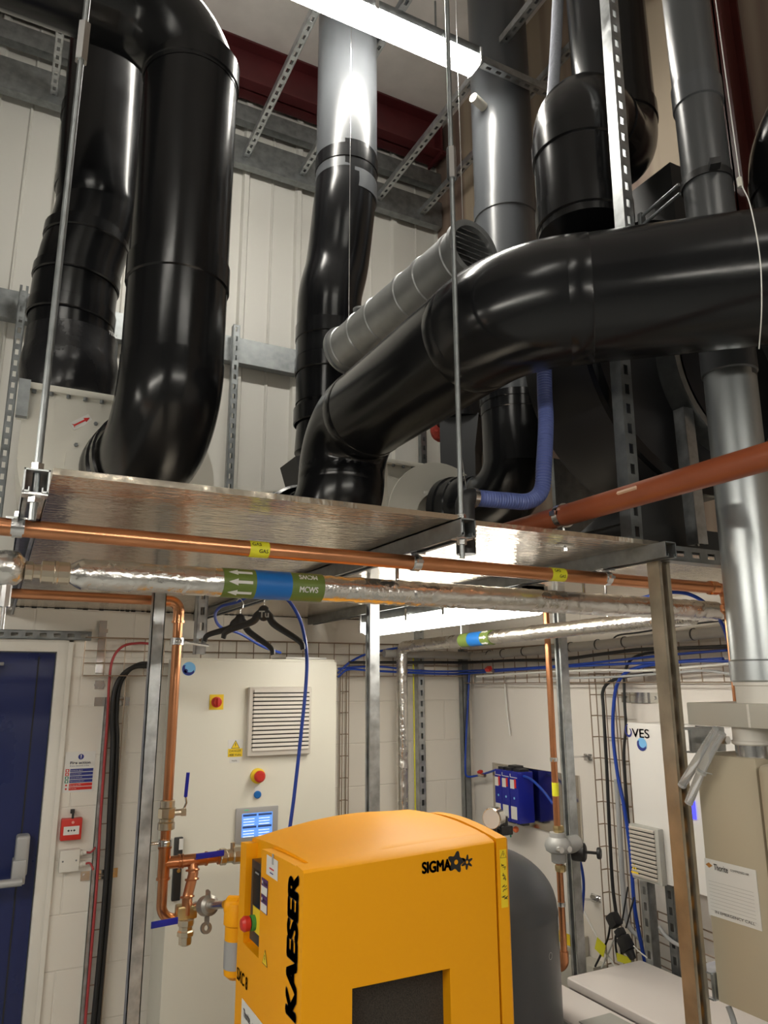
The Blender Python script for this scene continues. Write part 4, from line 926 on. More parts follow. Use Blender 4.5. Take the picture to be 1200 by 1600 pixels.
# ================================================================ CONTROL CABINET AND THINGS ON THE LEFT WALL
CX0, CX1, CYF, CZ = .752, 1.535, 3.5, 2.018
T = thing('control_cabinet', 'tall cream control cabinet with louvre and touch screen against the back wall', 'control cabinet', ((CX0+CX1)/2, 3.68, 0))
MB().box((CX0+.004, CYF+.02, 0), (CX1-.004, BY-.09, CZ), .004).build('body', cabw, T, 30)
MB().box((CX0, CYF, .1), (CX1, CYF+.022, CZ-.012), .005).build('door', cabw, T, 30)
W = lambda px, py, d=.001: on(px, py, Y=CYF-d)
XU, ZU = V(1, 0, 0), V(0, 0, 1)
a = W(274, 1406); b = W(272, 1308); mb = MB(); mb.box((a.x-.02, CYF-.022, a.z), (a.x+.016, CYF, b.z), .004); mb.build('handle', blackp, T, 30)
plate('handle_cap', (a.x-.002, CYF-.0225, b.z-.05), XU, ZU, .018, .045, paper, T, .001)
MB().lathe([(.008, 0), (.008, .004)], (a.x+.002, CYF-.022, a.z+.12), (0, -1, 0), 16).build('lock', zinc, T)
a = W(295, 1045); RS = MB().lathe([(.031, 0), (.031, .001)], a, (0, -1, 0), 32).build('round_sticker', lightblue, T)
mb = MB(); pl = [(.030*cos(radians(k)), .030*sin(radians(k))) for k in range(150, 331, 10)]+[(.022*cos(radians(k))+.004, .022*sin(radians(k))+.006) for k in range(330, 149, -10)]
mb.prism(pl, a+V(0, -.0012, 0), XU, ZU, (0, -.0004, 0)); mb.lathe([(.009, .0012), (.009, .0016)], a+V(-.013, 0, -.01), (0, -1, 0), 20); mb.build('sticker_print', bluetx, RS, 0)
a = W(338, 1097); IPL = plate('isolator_plate', a-V(.032, 0, .034), XU, ZU, .065, .068, yel2, T, .003)
MB().lathe([(.024, .003), (.024, .008), (.019, .010), (.018, .03)], a, (0, -1, 0), 28).build('isolator_knob', redp, IPL, 30); MB().obox(a+V(0, -.032, 0), (.01, 0, 0), (0, .014, 0), (0, 0, .04), .002).build('isolator_grip', redp, IPL)
# fan louvre
l0, l1 = W(383, 1182), W(480, 1073); lw, lh = W(481, 1120).x-W(383, 1120).x, l1.z-l0.z
mb = MB(); mb.box((l0.x, CYF-.03, l0.z), (l0.x+lw, CYF, l0.z+lh), .008, 3); LF = mb.build('louvre_frame', louv, T, 30)
n = 15
mb = MB()
for k in range(n):
    z = l0.z+.03+(lh-.05)*k/(n-1); mb.obox((l0.x+lw/2+.004, CYF-.0305, z), (lw*.88, 0, 0), (0, .012, -.003), (0, .003, .0125))
mb.build('louvre_slats', louv, LF, 0)
mb = MB()
for k in range(n-1):
    z = l0.z+.03+(lh-.05)*(k+.5)/(n-1); mb.box((l0.x+lw*.06, CYF-.0312, z-.0028), (l0.x+lw*.96, CYF-.0302, z+.0028))
mb.build('louvre_gaps', slot, LF, 0)
a = W(367, 1170); DS = plate('danger_sign', a-V(.033, 0, .036), XU, ZU, .07, .078, paper, T); plate('danger_panel', a-V(.032, .0011, .035), XU, ZU, .068, .036, yel2, DS, .0004)
warn(DS, a+V(.002, -.001, .014), XU, ZU, .042)
text('DANGER', a+V(-.026, -.0018, -.014), XU, ZU, .010, ink, 'lettering', DS, width=.055); text('400 Volts', a+V(-.026, -.0018, -.031), XU, ZU, .010, ink, 'lettering', DS, width=.055)
TG = plate('tag', a-V(.022, 0, .062), XU, ZU, .046, .022, paper, T); text('MAIN', a+V(-.013, -.0014, -.056), XU, ZU, .007, ink, 'lettering', TG)
a = W(402, 1212); SB = MB().lathe([(.034, 0), (.034, .012), (.028, .016)], a, (0, -1, 0), 28).build('stop_base', yel2, T, 30); MB().lathe([(.014, .01), (.014, .028), (.025, .03), (.026, .042), (.018, .05)], a, (0, -1, 0), 28).build('stop_button', redp, SB, 30)
a = W(402, 1240); BT = plate('button_tag', a-V(.015, 0, .004), XU, ZU, .03, .036, paper, T); MB().lathe([(.017, 0), (.017, .008), (.013, .012)], a-V(0, 0, .004), (0, -1, 0), 24).build('blue_button', bandblue, BT, 30)
s0, s1 = W(366, 1318), W(433, 1258); sw, sh = W(433, 1285).x-W(367, 1285).x, s1.z-s0.z
mb = MB(); mb.box((s0.x, CYF-.012, s0.z), (s0.x+sw, CYF, s0.z+sh), .004); mb.build('screen_bezel', silverp, T)
mx, mz = sw*.14, sh*.16
SCN = plate('screen', (s0.x+mx, CYF-.0125, s0.z+mz), XU, ZU, sw-2*mx, sh-2*mz, scr, T, .0006)
plate('screen_led', (s0.x+mx+.01, CYF-.0125, s0.z+sh-mz*.5), XU, ZU, .02, .004, M('green_led', (.1, .7, .4), .5), T, .0006)
barm = M('screen_bar', (.05, .1, .3), .4); linem = emis('screen_line', (.7, .8, .95), .7)
for i in (0, 1):
    for j in (0, 1):
        q = V(s0.x+mx+.004+i*(sw-2*mx)/2, CYF-.0133, s0.z+mz+.004+j*(sh-2*mz)/2); ww = (sw-2*mx)/2-.008; hh_ = (sh-2*mz)/2-.008
        plate('screen_bar', q+V(0, 0, hh_-.009), XU, ZU, ww, .009, barm, SCN, .0004)
        for k in range(3): plate('screen_line', q+V(.003, 0, hh_-.022-k*.012), XU, ZU, ww*.8, .003, linem, SCN, .0004)
MB().box((1.28, 3.55, CZ+.001), (1.5, 3.77, CZ+.012), .004).build('cable_plate', vesw, T)
# fire action sign
BW = BY-.001
T = thing('fire_sign', 'white fire action sign with blue and red lines beside the door', 'sign', (.39, BY, 1.42))
fa, fb = on(97, 1237, Y=BY), on(147, 1170, Y=BY); fw, fh = .132, .178; o_ = V(fa.x+.0, BW, fa.z-.005)
plate('board', o_, XU, ZU, fw, fh, paper, T, .002); q = o_+V(0, -.0022, 0)
RD = MB().lathe([(.0125, 0), (.0125, .0004)], q+V(fw*.52, 0, fh*.87), (0, -1, 0), 28).build('roundel', bluetx, T, 0)
mb = MB(); mb.prism([(-.0028, .009), (.0028, .009), (.0014, -.003), (-.0014, -.003)], q+V(fw*.52, -.0006, fh*.87), XU, ZU, (0, -.0003, 0)); mb.lathe([(.0018, 0), (.0018, .0003)], q+V(fw*.52, -.0006, fh*.87-.006), (0, -1, 0), 12); mb.build('roundel_mark', paper, RD, 0)
text('Fire action', q+V(fw*.18, -.0004, fh*.69), XU, ZU, .0125, bluetx, 'lettering', T, width=.088, bold=.012); text('If you discover a fire', q+V(fw*.18, -.0004, fh*.625), XU, ZU, .007, bluetx, 'lettering', T, width=.082)
rows = [('Sound the alarm', bluetx, redtx), ('Call the fire brigade', bluetx, redtx), ('Leave by nearest exit', bluetx, greentx), ('Report to assembly point', bluetx, greentx), ('Do not use lifts', redtx, paper), ('Do not stop', redtx, paper)]
for k, (s_, m1, m2) in enumerate(rows):
    z = fh*(.50-.09*k); LP = plate('line_panel', q+V(fw*.2, 0, z), XU, ZU, fw*.76, fh*.075, m1, T, .0004); PG = plate('pictogram', q+V(fw*.05, 0, z), XU, ZU, fw*.12, fh*.075, m2, T, .0004)
    text(s_, q+V(fw*.22, -.0008, z+.004), XU, ZU, .0055, paper, 'lettering', LP)
    MB().lathe([(.0042, .0005), (.0042, .0008)], q+V(fw*.11, 0, z+fh*.037), (0, -1, 0), 16).build('pictogram_mark', paper if m2 is not paper else redtx, PG, 0)
a = on(111, 1295, Y=BY-.02); T = thing('call_point', 'red fire alarm call point on the white wall', 'fire alarm', (a.x, BY, a.z-.045))
MB().box((a.x-.044, BY-.04, a.z-.046), (a.x+.044, BY, a.z+.046), .005).build('case', redp, T, 30); WN = plate('window', (a.x-.033, BY-.041, a.z-.022), XU, ZU, .066, .036, paper, T)
mb = MB(); mb.prism([(-.014, .0), (-.006, .006), (-.006, .002), (-.003, .002), (-.003, -.002), (-.006, -.002), (-.006, -.006)], (a.x-.004, BY-.0425, a.z-.004), XU, ZU, (0, -.0003, 0)); mb.prism([(.014, .0), (.006, .006), (.006, .002), (.003, .002), (.003, -.002), (.006, -.002), (.006, -.006)], (a.x+.004, BY-.0425, a.z-.004), XU, ZU, (0, -.0003, 0)); mb.lathe([(.0035, 0), (.0035, .0004)], (a.x, BY-.0423, a.z-.004), (0, -1, 0), 14); mb.build('arrow_mark', ink, WN, 0)
MB().lathe([(.006, 0), (.006, .003)], (a.x+.004, BY-.04, a.z+.03), (0, -1, 0), 14).build('lamp', M('pink_lens', (.8, .35, .3), .3), T)
mb = MB(); mb.obox((a.x, BY-.02, a.z+.075), (.018, 0, 0), (0, .018, 0), (0, 0, .018), .002); mb.obox((a.x+.002, BY-.03, a.z+.055), (.009, 0, 0), (0, .012, 0), (0, 0, .03)); mb.build('test_key', blackp, T)
a = on(108, 1344, Y=BY-.02); T = thing('junction_box', 'square white junction box below the fire alarm call point', 'junction box', (a.x, BY, a.z-.05))
MB().box((a.x-.042, BY-.04, a.z-.046), (a.x+.042, BY, a.z+.046), .004).build('case', white, T, 30)
mb = MB()
for q_ in (-1, 1): mb.lathe([(.004, 0), (.004, .001)], (a.x+q_*.028, BY-.04, a.z), (0, -1, 0), 10)
mb.build('screw', galvd, T)
mb = MB()
for q_ in (-.022, .026): mb.lathe([(.013, 0), (.013, .012), (.010, .014), (.010, .028)], (a.x+.042, BY-.02, a.z+q_), (1, 0, 0), 14)
mb.build('cable_gland', white, T)
lad = on(178, 1200, Y=BY-.02).x
cable('alarm_cable', 'short red cable from the top gland of the junction box', [(a.x+.07, BY-.02, a.z+.026), (a.x+.09, BY-.022, a.z+.025), (a.x+.107, BY-.03, a.z+.045)], .0045, redc)
cable('alarm_cable', 'short red cable from the lower gland of the junction box', [(a.x+.07, BY-.02, a.z-.022), (a.x+.09, BY-.022, a.z-.022), (a.x+.106, BY-.03, a.z-.05)], .0045, redc)
# ---------------- wire cable trays
def wires(segs, r=.0027, sg=6):
    mb = MB()
    for a, b in segs: mb.cyl(a, b, r, seg=sg)
    return mb
def tray(name, label, o, u, v, n, L, H, D, rungs, rails, mat=wirem, group='wire cable trays'):
    """U shaped wire basket: length u, height v, depth n (away from the wall)"""
    o = Vector(o); u = Vector(u); v = Vector(v); n = Vector(n); sg = []
    for k in range(rails): sg.append((o+v*H*k/(rails-1), o+v*H*k/(rails-1)+u*L))
    for z in (0, H): sg.append((o+v*z+n*D, o+v*z+n*D+u*L))
    for k in range(rungs):
        x = L*k/(rungs-1) if rungs > 1 else 0
        sg += [(o+u*x, o+u*x+v*H), (o+u*x, o+u*x+n*D), (o+u*x+v*H, o+u*x+v*H+n*D)]
    return tag(wires(sg).build(name, mat, None, 40), label, 'cable tray', group)
tz0, tz1 = on(160, 1056, Y=BY-.03).z, on(160, 997, Y=BY-.03).z; tx0 = on(131, 1030, Y=BY-.03).x
tray('cable_tray', 'wire basket tray along the back wall above the control cabinet', (tx0, BY-.03, tz0), (1, 0, 0), (0, 0, 1), (0, -1, 0), 2.50-tx0, tz1-tz0, .05, 24, 4)
lx0, lx1 = on(168, 1150, Y=BY-.03).x, on(190, 1150, Y=BY-.03).x
tray('cable_tray', 'narrow upright wire tray carrying the thick black cables beside the door', (lx0, BY-.03, 0.05), (0, 0, 1), (1, 0, 0), (0, -1, 0), tz0-.05, lx1-lx0, .012, 18, 2)
rx0, rx1 = on(531, 1150, Y=BY-.03).x, on(541, 1150, Y=BY-.03).x
tray('cable_tray', 'slim upright wire tray just right of the control cabinet', (rx0, BY-.03, 0.05), (0, 0, 1), (1, 0, 0), (0, -1, 0), tz0-.02, rx1-rx0, .03, 18, 2)
tray('cable_tray', 'wire basket tray along the right wall under the grey lagged pipe', (CX-.03, 3.80, 1.90), (0, -1, 0), (0, 0, 1), (-1, 0, 0), 3.0, .19, .06, 30, 4)
vy0, vy1 = on(940, 1250, X=CX-.04).y, on(985, 1250, X=CX-.04).y
tray('cable_tray', 'upright wire tray left of the white wall cabinet carrying blue hose', (CX-.03, vy0, .6), (0, 0, 1), (0, -1, 0), (-1, 0, 0), 1.34, vy0-vy1, .04, 15, 4)
# wall brackets
def bracket(label, c, u, n, L, h=.04, t=.012, mat=zinc):
    c = Vector(c); u = Vector(u); n = Vector(n); T = MB(); T.obox(c+n*t/2, u*L*.5, n*t, V(0, 0, h))
    for q in (-1, 1):
        T.obox(c+u*q*L*.37+n*.002, u*L*.26, n*.004, V(0, 0, h)); T.lathe([(.008, 0), (.008, .006)], c+u*q*L*.4+n*.004, n, 10)
    return tag(T.build('wall_bracket', mat, None, 20), label, 'wall bracket', 'zinc wall brackets')
for px, py, lb, l_ in ((175, 1096, 'zinc bracket across the black cables above the fire sign', .16), (155, 1366, 'lower zinc bracket across the black cables by the junction box', .16), (155, 1070, 'small zinc clip just under the wire basket end', .04)):
    bracket(lb, on(px, py, Y=BY-.001), XU, V(0, -1, 0), l_)
a = on(160, 985, Y=BY); T = MB(); T.box((a.x-.018, BY-.012, on(160, 1052, Y=BY).z), (a.x+.018, BY, on(160, 970, Y=BY).z)); T.box((a.x-.02, BY-.05, on(160, 990, Y=BY).z), (a.x+.02, BY, on(160, 984, Y=BY).z))
for py in (975, 1005, 1013, 1042): T.lathe([(.008, 0), (.008, .006)], on(160, py, Y=BY-.012), (0, -1, 0), 8)
tag(T.build('wall_bracket', zinc, None, 20), 'upright zinc bracket holding the left end of the wire basket', 'wall bracket', 'zinc wall brackets')
z = on(60, 992, Y=BY-.03).z; strut('door_head_strut', 'slotted strut fixed to the wall above the blue door', (-1.6, BY-.0215, z), (on(143, 990, Y=BY-.03).x, BY-.0215, z), (0, -1, 0), galvd, None, 'steel strut', w=.042)
bracket('zinc bracket on the right wall left of the brownish post top', on(1000, 1090, X=CX-.001), V(0, 1, 0), V(-1, 0, 0), .22, .045)
bracket('small zinc bracket on the right wall beside the copper riser', on(920, 1183, X=CX-.001), V(0, 1, 0), V(-1, 0, 0), .05, .03, .02)
bracket('small zinc bracket low on the right wall near the black connectors', on(932, 1403, X=CX-.001), V(0, 1, 0), V(-1, 0, 0), .06, .03, .02)
# cables at the left
kY = BY-.045
lp = [(236, 1037), (215, 1038), (196, 1050), (183, 1075), (179, 1120), (180, 1160), (176, 1250), (172, 1330), (164, 1440), (150, 1590), (143, 1650)]
cable('power_cable', 'thick black power cable bending down at the back of the tray beside the door', [on(p+3, q, Y=kY+.006) for p, q in lp], .011, rubber)
cable('power_cable', 'thick black power cable bending down at the front of the tray beside the door', [on(p-4, q+4, Y=kY-.008) for p, q in lp], .011, rubber)
cable('alarm_cable', 'long red alarm cable running down the left of the upright tray', [on(p, q, Y=kY) for p, q in ((238, 1006), (215, 1005), (192, 1010), (177, 1028), (171, 1060), (168, 1120), (163, 1190), (157, 1280), (152, 1370), (144, 1470), (133, 1600), (130, 1640))], .0062, redc)
a = on(160, 1200, Y=BY-.008); b = on(137, 1560, Y=BY-.008)
strut('upright_backing', 'grey upright channel behind the red cable', (a.x-.004, BY-.011, .05), (a.x-.004, BY-.011, on(160, 1090, Y=BY).z), (0, -1, 0), galv, None, 'steel strut', w=.02, slots=False)
# ---------------- back corner
a = on(657, 1200, Y=BY-.02); strut('corner_strut', 'slotted galvanised strut beside the lagged drop pipe', (a.x, BY-.022, 0), (a.x, BY-.022, 2.2), (0, -1, 0), galv, None, 'steel strut', w=.042)
a = on(651, 1200, Y=BY-.03); cable('earth_cable', 'yellow green earth cable beside the slotted strut', [(a.x-.025, BY-.05, 2.1), (a.x-.025, BY-.052, 1.5), (a.x-.022, BY-.05, .9)], .004, gasy)
a = on(728, 1200, Y=BY-.03); strut('corner_strut', 'plain strut in the corner carrying the blue drop hose', (a.x, BY-.03, 0), (a.x, BY-.03, 2.1), (0, -1, 0), galvd, None, 'steel strut', w=.042, slots=False)
CXW = a.x
cable('air_hose', 'blue air hose dropping down the corner strut to the filters', [on(733, 1052, Y=BY-.06), on(731, 1100, Y=BY-.06), on(728, 1160, Y=BY-.06), on(727, 1200, Y=BY-.06), on(730, 1213, Y=BY-.06), on(745, 1212, X=CX-.06), on(760, 1208, X=CX-.06), on(772, 1204, X=CX-.08)], .006, blue, 'hose')
T = thing('shutoff_valve', 'small red handled valve on the blue hose left of the filters', 'valve', on(752, 1212, X=CX-.07)); c = on(753, 1211, X=CX-.06)
mb = MB(); mb.cyl(c+V(0, .03, 0), c-V(0, .03, 0), .010, seg=12); mb.build('body', nickel, T); mb = MB(); mb.obox(c+V(-.012, 0, .018), (.02, 0, .01), (0, .03, 0), (-.005, 0, .012), .002); mb.build('handle', redp, T)
T = thing('shutoff_valve', 'small red handled valve on the blue hoses below the lagged pipe', 'valve', on(766, 1048, X=CX-.1)); c = on(766, 1049, X=CX-.09)
mb = MB(); mb.cyl(c+V(0, .03, 0), c-V(0, .03, 0), .010, seg=12); mb.build('body', nickel, T); mb = MB(); mb.obox(c+V(-.012, 0, .014), (.02, 0, .016), (0, .04, 0), (-.008, 0, .018), .002); mb.build('handle', redp, T)
# long cables on the tray
def wl(px, py, off):
    return on(px, py, Y=BY-off) if px < 738 else on(px, py, X=CX-off)
for lb, pts, r_, m_ in (
    ('blue air hose bending up onto the wire tray right of the cabinet', [(528, 1052), (545, 1036), (570, 1023), (600, 1016), (625, 1012), (655, 1010)], .006, blue),
    ('upper blue air hose along the back wall tray into the corner', [(528, 1045), (560, 1042), (600, 1042), (640, 1047), (690, 1049), (735, 1048), (800, 1045), (880, 1040), (960, 1032), (1060, 1022), (1136, 1016)], .0055, blue),
    ('lower blue air hose along the back wall tray into the corner', [(528, 1058), (545, 1046), (580, 1048), (640, 1051), (690, 1053), (735, 1052), (800, 1047), (880, 1042), (1000, 1036), (1080, 1033), (1140, 1033)], .006, blue),
    ('black cable running the length of the back wall tray', [(545, 1035), (600, 1035), (680, 1035), (735, 1035), (800, 1032), (870, 1031), (940, 1022), (1000, 1015), (1060, 1013), (1140, 1010)], .008, rubber),
    ('pale cable lying along the right wall tray', [(745, 1057), (850, 1050), (940, 1047), (1000, 1048), (1060, 1044), (1140, 1037)], .006, paper),
    ('brown cable along the lower edge of the right wall tray', [(850, 1060), (950, 1058), (1040, 1052), (1100, 1048), (1145, 1054)], .0055, greyc)):
    cable('air_hose' if 'hose' in lb else 'tray_cable', lb, [wl(p, q, .09) for p, q in pts], r_, m_, 'hose' if 'hose' in lb else 'cable')
T = thing('grey_lagged_pipe', 'grey lagged pipe with black ties along the top of the right wall', 'pipe', on(940, 1005, X=CX-.06))
gp = [wl(p, q, .115) for p, q in ((600, 1021), (680, 1023), (736, 1025), (744, 1026), (800, 1020), (900, 1011), (1000, 1001), (1100, 990), (1160, 984))]
MB().tube(smooth(gp, 8), .022, 18).build('lagging', greyl, T, 60)
for p, q in ((765, 1023), (787, 1021), (820, 1018), (893, 1011), (935, 1007), (977, 1003), (1085, 991)):
    c = on(p, q, X=CX-.115); MB().annulus(c, (0, 1, 0), .022, .0245, .006, 20).build('cable_tie', rubber, T)
cable('tray_cable', 'black cable looping along above the grey lagged pipe', [on(p, q, X=CX-.1) for p, q in ((955, 1005), (965, 993), (1000, 988), (1060, 978), (1140, 968))], .004, rubber)
cable('power_cable', 'black cable curving down the left wire of the upright tray', [on(p, q, X=CX-.075) for p, q in ((1020, 1052), (985, 1056), (955, 1064), (942, 1080), (943, 1110), (948, 1200), (952, 1290), (957, 1380), (963, 1430))], .0075, rubber)
cable('air_hose', 'blue air hose hanging down the middle of the upright tray', [on(p, q, X=CX-.085) for p, q in ((1130, 1030), (1060, 1034), (1010, 1040), (980, 1050), (965, 1068), (959, 1100), (958, 1150), (965, 1210), (975, 1260), (985, 1330), (992, 1420), (1008, 1505))], .008, blue, 'hose')
cable('power_cable', 'black cable curving down the right wire of the upright tray', [on(p, q, X=CX-.07) for p, q in ((1040, 1018), (1005, 1022), (985, 1032), (976, 1055), (976, 1100), (978, 1135), (975, 1180), (980, 1260), (986, 1330))], .0065, rubber)
cable('tray_cable', 'thick grey cable in the lower half of the upright tray', [on(p, q, X=CX-.07) for p, q in ((963, 1218), (966, 1260), (970, 1330), (973, 1380), (980, 1440), (1003, 1470))], .011, greyc)
cable('tray_cable', 'white cable hanging on the right wall below the tray', [on(p, q, X=CX-.02) for p, q in ((788, 1058), (790, 1090), (793, 1120), (797, 1150))], .005, paper)
# ---------------- right wall: filters on steel plate
T = thing('filter_plate', 'shiny steel back plate behind the blue filters on the right wall', 'steel plate', (CX, 3.3, 1.16))
MB().box((CX-.012, 2.945, 1.165), (CX-.002, 3.66, 1.458), .001).build('plate', steel, T, 0)
MB().box((CX-.03, 3.42, 1.43), (CX-.012, 3.62, 1.45)).build('rail', steel, T, 0); mb = MB()
for y in (2.98, 3.1): mb.lathe([(.005, 0), (.005, .003)], (CX-.012, y, 1.44), (-1, 0, 0), 8)
mb.build('screw', galvd, T)
FXF = CX-.13
fy = [on(p, 1240, X=FXF).y for p in (773.5, 784.5, 797, 810)]
ft, fb_ = on(785, 1203, X=FXF).z, on(785, 1281, X=FXF).z
for k, nm in enumerate(('leftmost', 'middle', 'rightmost')):
    T = thing('air_filter', 'blue box shaped air filter, %s of the three on the steel plate' % nm, 'air filter', (FXF+.05, (fy[k]+fy[k+1])/2, fb_), 'blue filters on the steel plate')
    y1, y0 = fy[k]-.001, fy[k+1]+.002; MB().box((FXF, y0, fb_), (CX-.03, y1, ft), .003).build('body', bluef, T, 30)
    MB().box((FXF+.02, y0+.008, ft), (CX-.05, y1-.008, ft+.012)).build('cap', blackp, T, 0); MB().box((FXF+.03, y0+.008, fb_-.012), (CX-.06, y1-.008, fb_)).build('foot_cap', blackp, T, 0)
    w_ = (y1-y0); P0 = V(FXF-.0005, y1-.004, 0); yy = V(0, -1, 0)
    plate('white_label', P0+V(0, 0, fb_+.018), yy, ZU, w_*.72, .062, paper, T); plate('rating_label', P0+V(0, 0, ft-.085), yy, ZU, w_*.5, .045, paper, T); plate('red_label', P0+V(0, -w_*.5, ft-.08), yy, ZU, w_*.24, .044, redtx, T)
    MB().lathe([(.006, 0), (.006, .001)], V(FXF, (y0+y1)/2, (ft+fb_)/2-.005), (-1, 0, 0), 16).build('round_mark', lightblue, T); mb = MB(); mb.box((FXF-.001, y0+.004, ft-.03), (FXF, y1-.004, ft-.027)); mb.box((FXF-.001, y1-.008, ft-.03), (FXF, y1-.004, ft-.012)); mb.build('white_line', paper, T, 0)
c = on(806, 1200, X=CX-.06); tag(MB().obox(c, (.05, 0, 0), (0, .07, 0), (0, 0, .03), .004).build('hose_manifold', blackp, None), 'small black manifold above the rightmost filter', 'manifold')
cable('air_hose', 'pair of blue air hoses leaving the filters to the right', [on(p, q, X=CX-.09) for p, q in ((814, 1211), (830, 1218), (848, 1235), (864, 1256))], .0065, blue, 'hose')
cable('air_hose', 'green tube end below the filters above the tank', [on(p, q, X=CX-.09) for p, q in ((798, 1290), (798, 1308))], .004, greentx, 'hose')
T = thing('drain_valve', 'small orange drain valve below the blue filters', 'valve', on(806, 1296, X=CX-.08)); c = on(806, 1296, X=CX-.08); MB().ball(c, .016, 12).build('knob', M('orange_plastic', (.8, .18, .06), .4), T); MB().cyl(c+V(0, .03, 0), c, .008, seg=10).build('stem', nickel, T)
# ---------------- copper riser with gas valve
RYP = 2.56; rx = on(866, 1200, Y=RYP).x; zlo = on(884, 1512, Y=RYP).z
T = thing('gas_riser', 'copper gas riser with grey valve beside the galvanised post', 'pipe', (rx, RYP, zlo))
MB().tube(fillet([(rx, RYP, 2.2), (rx, RYP, zlo), (rx-.07, RYP+.06, zlo)], .028, 8), .0135, 20).build('pipe', copper, T, 50)
mb = MB(); mb.tube(fillet([(rx, RYP, zlo+.06), (rx, RYP, zlo), (rx-.06, RYP+.052, zlo)], .028, 8), .0175, 20); mb.build('bottom_elbow', copper, T, 50)
rz = lambda py: on(875, py, Y=RYP).z
MB().cyl((rx, RYP, rz(1243)), (rx, RYP, rz(1222)), .0142, seg=20).build('gas_band', gasy, T)
for py in (1186, 1413): MB().lathe([(.0155, -.008), (.0165, 0), (.0155, .008)], (rx, RYP, rz(py)), (0, 0, 1), 20).build('pipe_clip', zinc, T)
mb = MB()
for a_, b_ in ((1300, 1286), (1362, 1347)): mb.lathe([(.019, 0), (.022, .004), (.022, .02), (.019, .026)], (rx+.005, RYP, rz(a_)), (0, 0, 1), 8)
mb.build('union', brass, T)
mb = MB(); z0, z1 = rz(1348), rz(1300); h = z1-z0; cx_ = rx-.001
mb.lathe([(.024, 0), (.03, .004), (.03, h*.3), (.05, h*.4), (.055, h*.55), (.05, h*.72), (.034, h*.85), (.032, h)], (cx_, RYP, z0), (0, 0, 1), 24); mb.lathe([(.034, 0), (.034, .1), (.026, .11)], (cx_, RYP, z0+h*.55), (1, 0, 0), 20); mb.build('valve_body', castg, T, 35)
mb = MB()
for q_ in (-.02, .02): mb.lathe([(.012, 0), (.012, .058)], (cx_+q_-.01, RYP, z0+h*.52), (0, -1, 0), 12)
mb.build('valve_bolt', zinc, T)
c = on(903, 1329, Y=RYP+.02); mb = MB(); mb.lathe([(.034, 0), (.036, .01), (.036, .05), (.028, .055)], c+V(-.03, 0, 0), V(.6, -.8, 0), 24); mb.cyl(c+V(.0, -.03, 0), c+V(.05, -.06, -.004), .006); mb.build('regulator', blackp, T, 35)
MB().lathe([(.021, 0), (.023, .003), (.023, .012), (.02, .015)], c+V(.05, -.06, -.004), V(.6, -.8, 0), 20).build('regulator_knob', blackp, T)
plate('regulator_label', c+V(-.012, -.052, -.012), V(.8, .6, 0), ZU, .02, .02, yel2, T)
cable('air_hose', 'blue hose hanging from the black regulator behind the post', [on(p, q, Y=2.62) for p, q in ((905, 1340), (910, 1362), (912, 1390), (908, 1440), (904, 1475))], .006, blue, 'hose')
for py, e in ((1183, 'upper'), (1407, 'lower')):
    A = V(P4.x+.021, P4.y, on(890, py, Y=2.6).z); B = on(915 if e == 'upper' else 930, py-1, X=CX-.012)
    cable('wall_tie', '%s thin rod tying the copper riser post to the right wall' % e, [A, A.lerp(B, .5), B], .005, zinc, 'tie rod')
# ---------------- white wall cabinet
VX = 2.40; vz0, vz1, vy_0, vy_1 = 1.14, 1.733, 1.75, 2.415
T = thing('wall_cabinet', 'white wall cabinet with round sticker and small louvre on the right wall', 'control cabinet', (2.49, 2.08, vz0))
MB().box((VX+.015, vy_0, vz0), (CX-.002, vy_1, vz1), .004).build('body', vesw, T, 30); MB().box((VX, vy_0-.004, vz0-.004), (VX+.016, vy_1+.003, vz1+.003), .004).build('door', vesw, T, 30)
Q = lambda px, py, d=.001: on(px, py, X=VX-d); YU = V(0, -1, 0)
a = Q(988, 1151); b = Q(1015, 1154); text('VES', (VX-.001, a.y, a.z-.002), YU, ZU, .036, ink, 'maker_lettering', T, width=abs(b.y-a.y), bold=.012)
a = Q(983, 1143); mb = MB(); pl = []
for k in range(0, 25): t = k/24; an = radians(100+330*t); pl.append(((.026*(1-.55*t))*cos(an), (.032*(1-.55*t))*sin(an)))
for k in range(24, -1, -1): t = k/24; an = radians(100+330*t); q_ = (1-.55*t)-.12-.18*sin(pi*t); pl.append((.026*q_*cos(an), .032*q_*sin(an)))
mb.prism(pl, a, YU, ZU, (-.0005, 0, 0)); mb.build('swirl_emblem', bluetx, T, 0)
a = Q(1003, 1163); RS = MB().lathe([(.026, 0), (.026, .001)], a, (-1, 0, 0), 28).build('round_sticker', lightblue, T); mb = MB(); pl = [(.026*cos(radians(k)), .026*sin(radians(k))) for k in range(150, 331, 10)]+[(.019*cos(radians(k))+.004, .019*sin(radians(k))+.005) for k in range(330, 149, -10)]
mb.prism(pl, a+V(-.0012, 0, 0), YU, ZU, (-.0004, 0, 0)); mb.build('sticker_print', bluetx, RS, 0)
g0, g1 = Q(996, 1368), Q(1040, 1296); gw, gh = .155, g1.z-g0.z
mb = MB(); mb.box((VX-.03, g0.y-gw, g0.z-.005), (VX, g0.y, g0.z+gh), .006); LF = mb.build('louvre_frame', louvg, T, 30); mb = MB()
for k in range(12): z = g0.z+.012+(gh-.025)*k/11; mb.obox((VX-.031, g0.y-gw*.46, z), (.01, 0, .003), (0, gw*.84, 0), (-.003, 0, .008))
mb.build('louvre_slats', louv, LF, 0); mb = MB()
for k in range(11): z = g0.z+.012+(gh-.025)*(k+.5)/11; mb.box((VX-.0325, g0.y-gw*.88, z-.002), (VX-.0315, g0.y-gw*.05, z+.002))
mb.build('louvre_gaps', slot, LF, 0)
warn(T, Q(1001, 1358)+V(-.032, 0, 0), YU, ZU, .05)
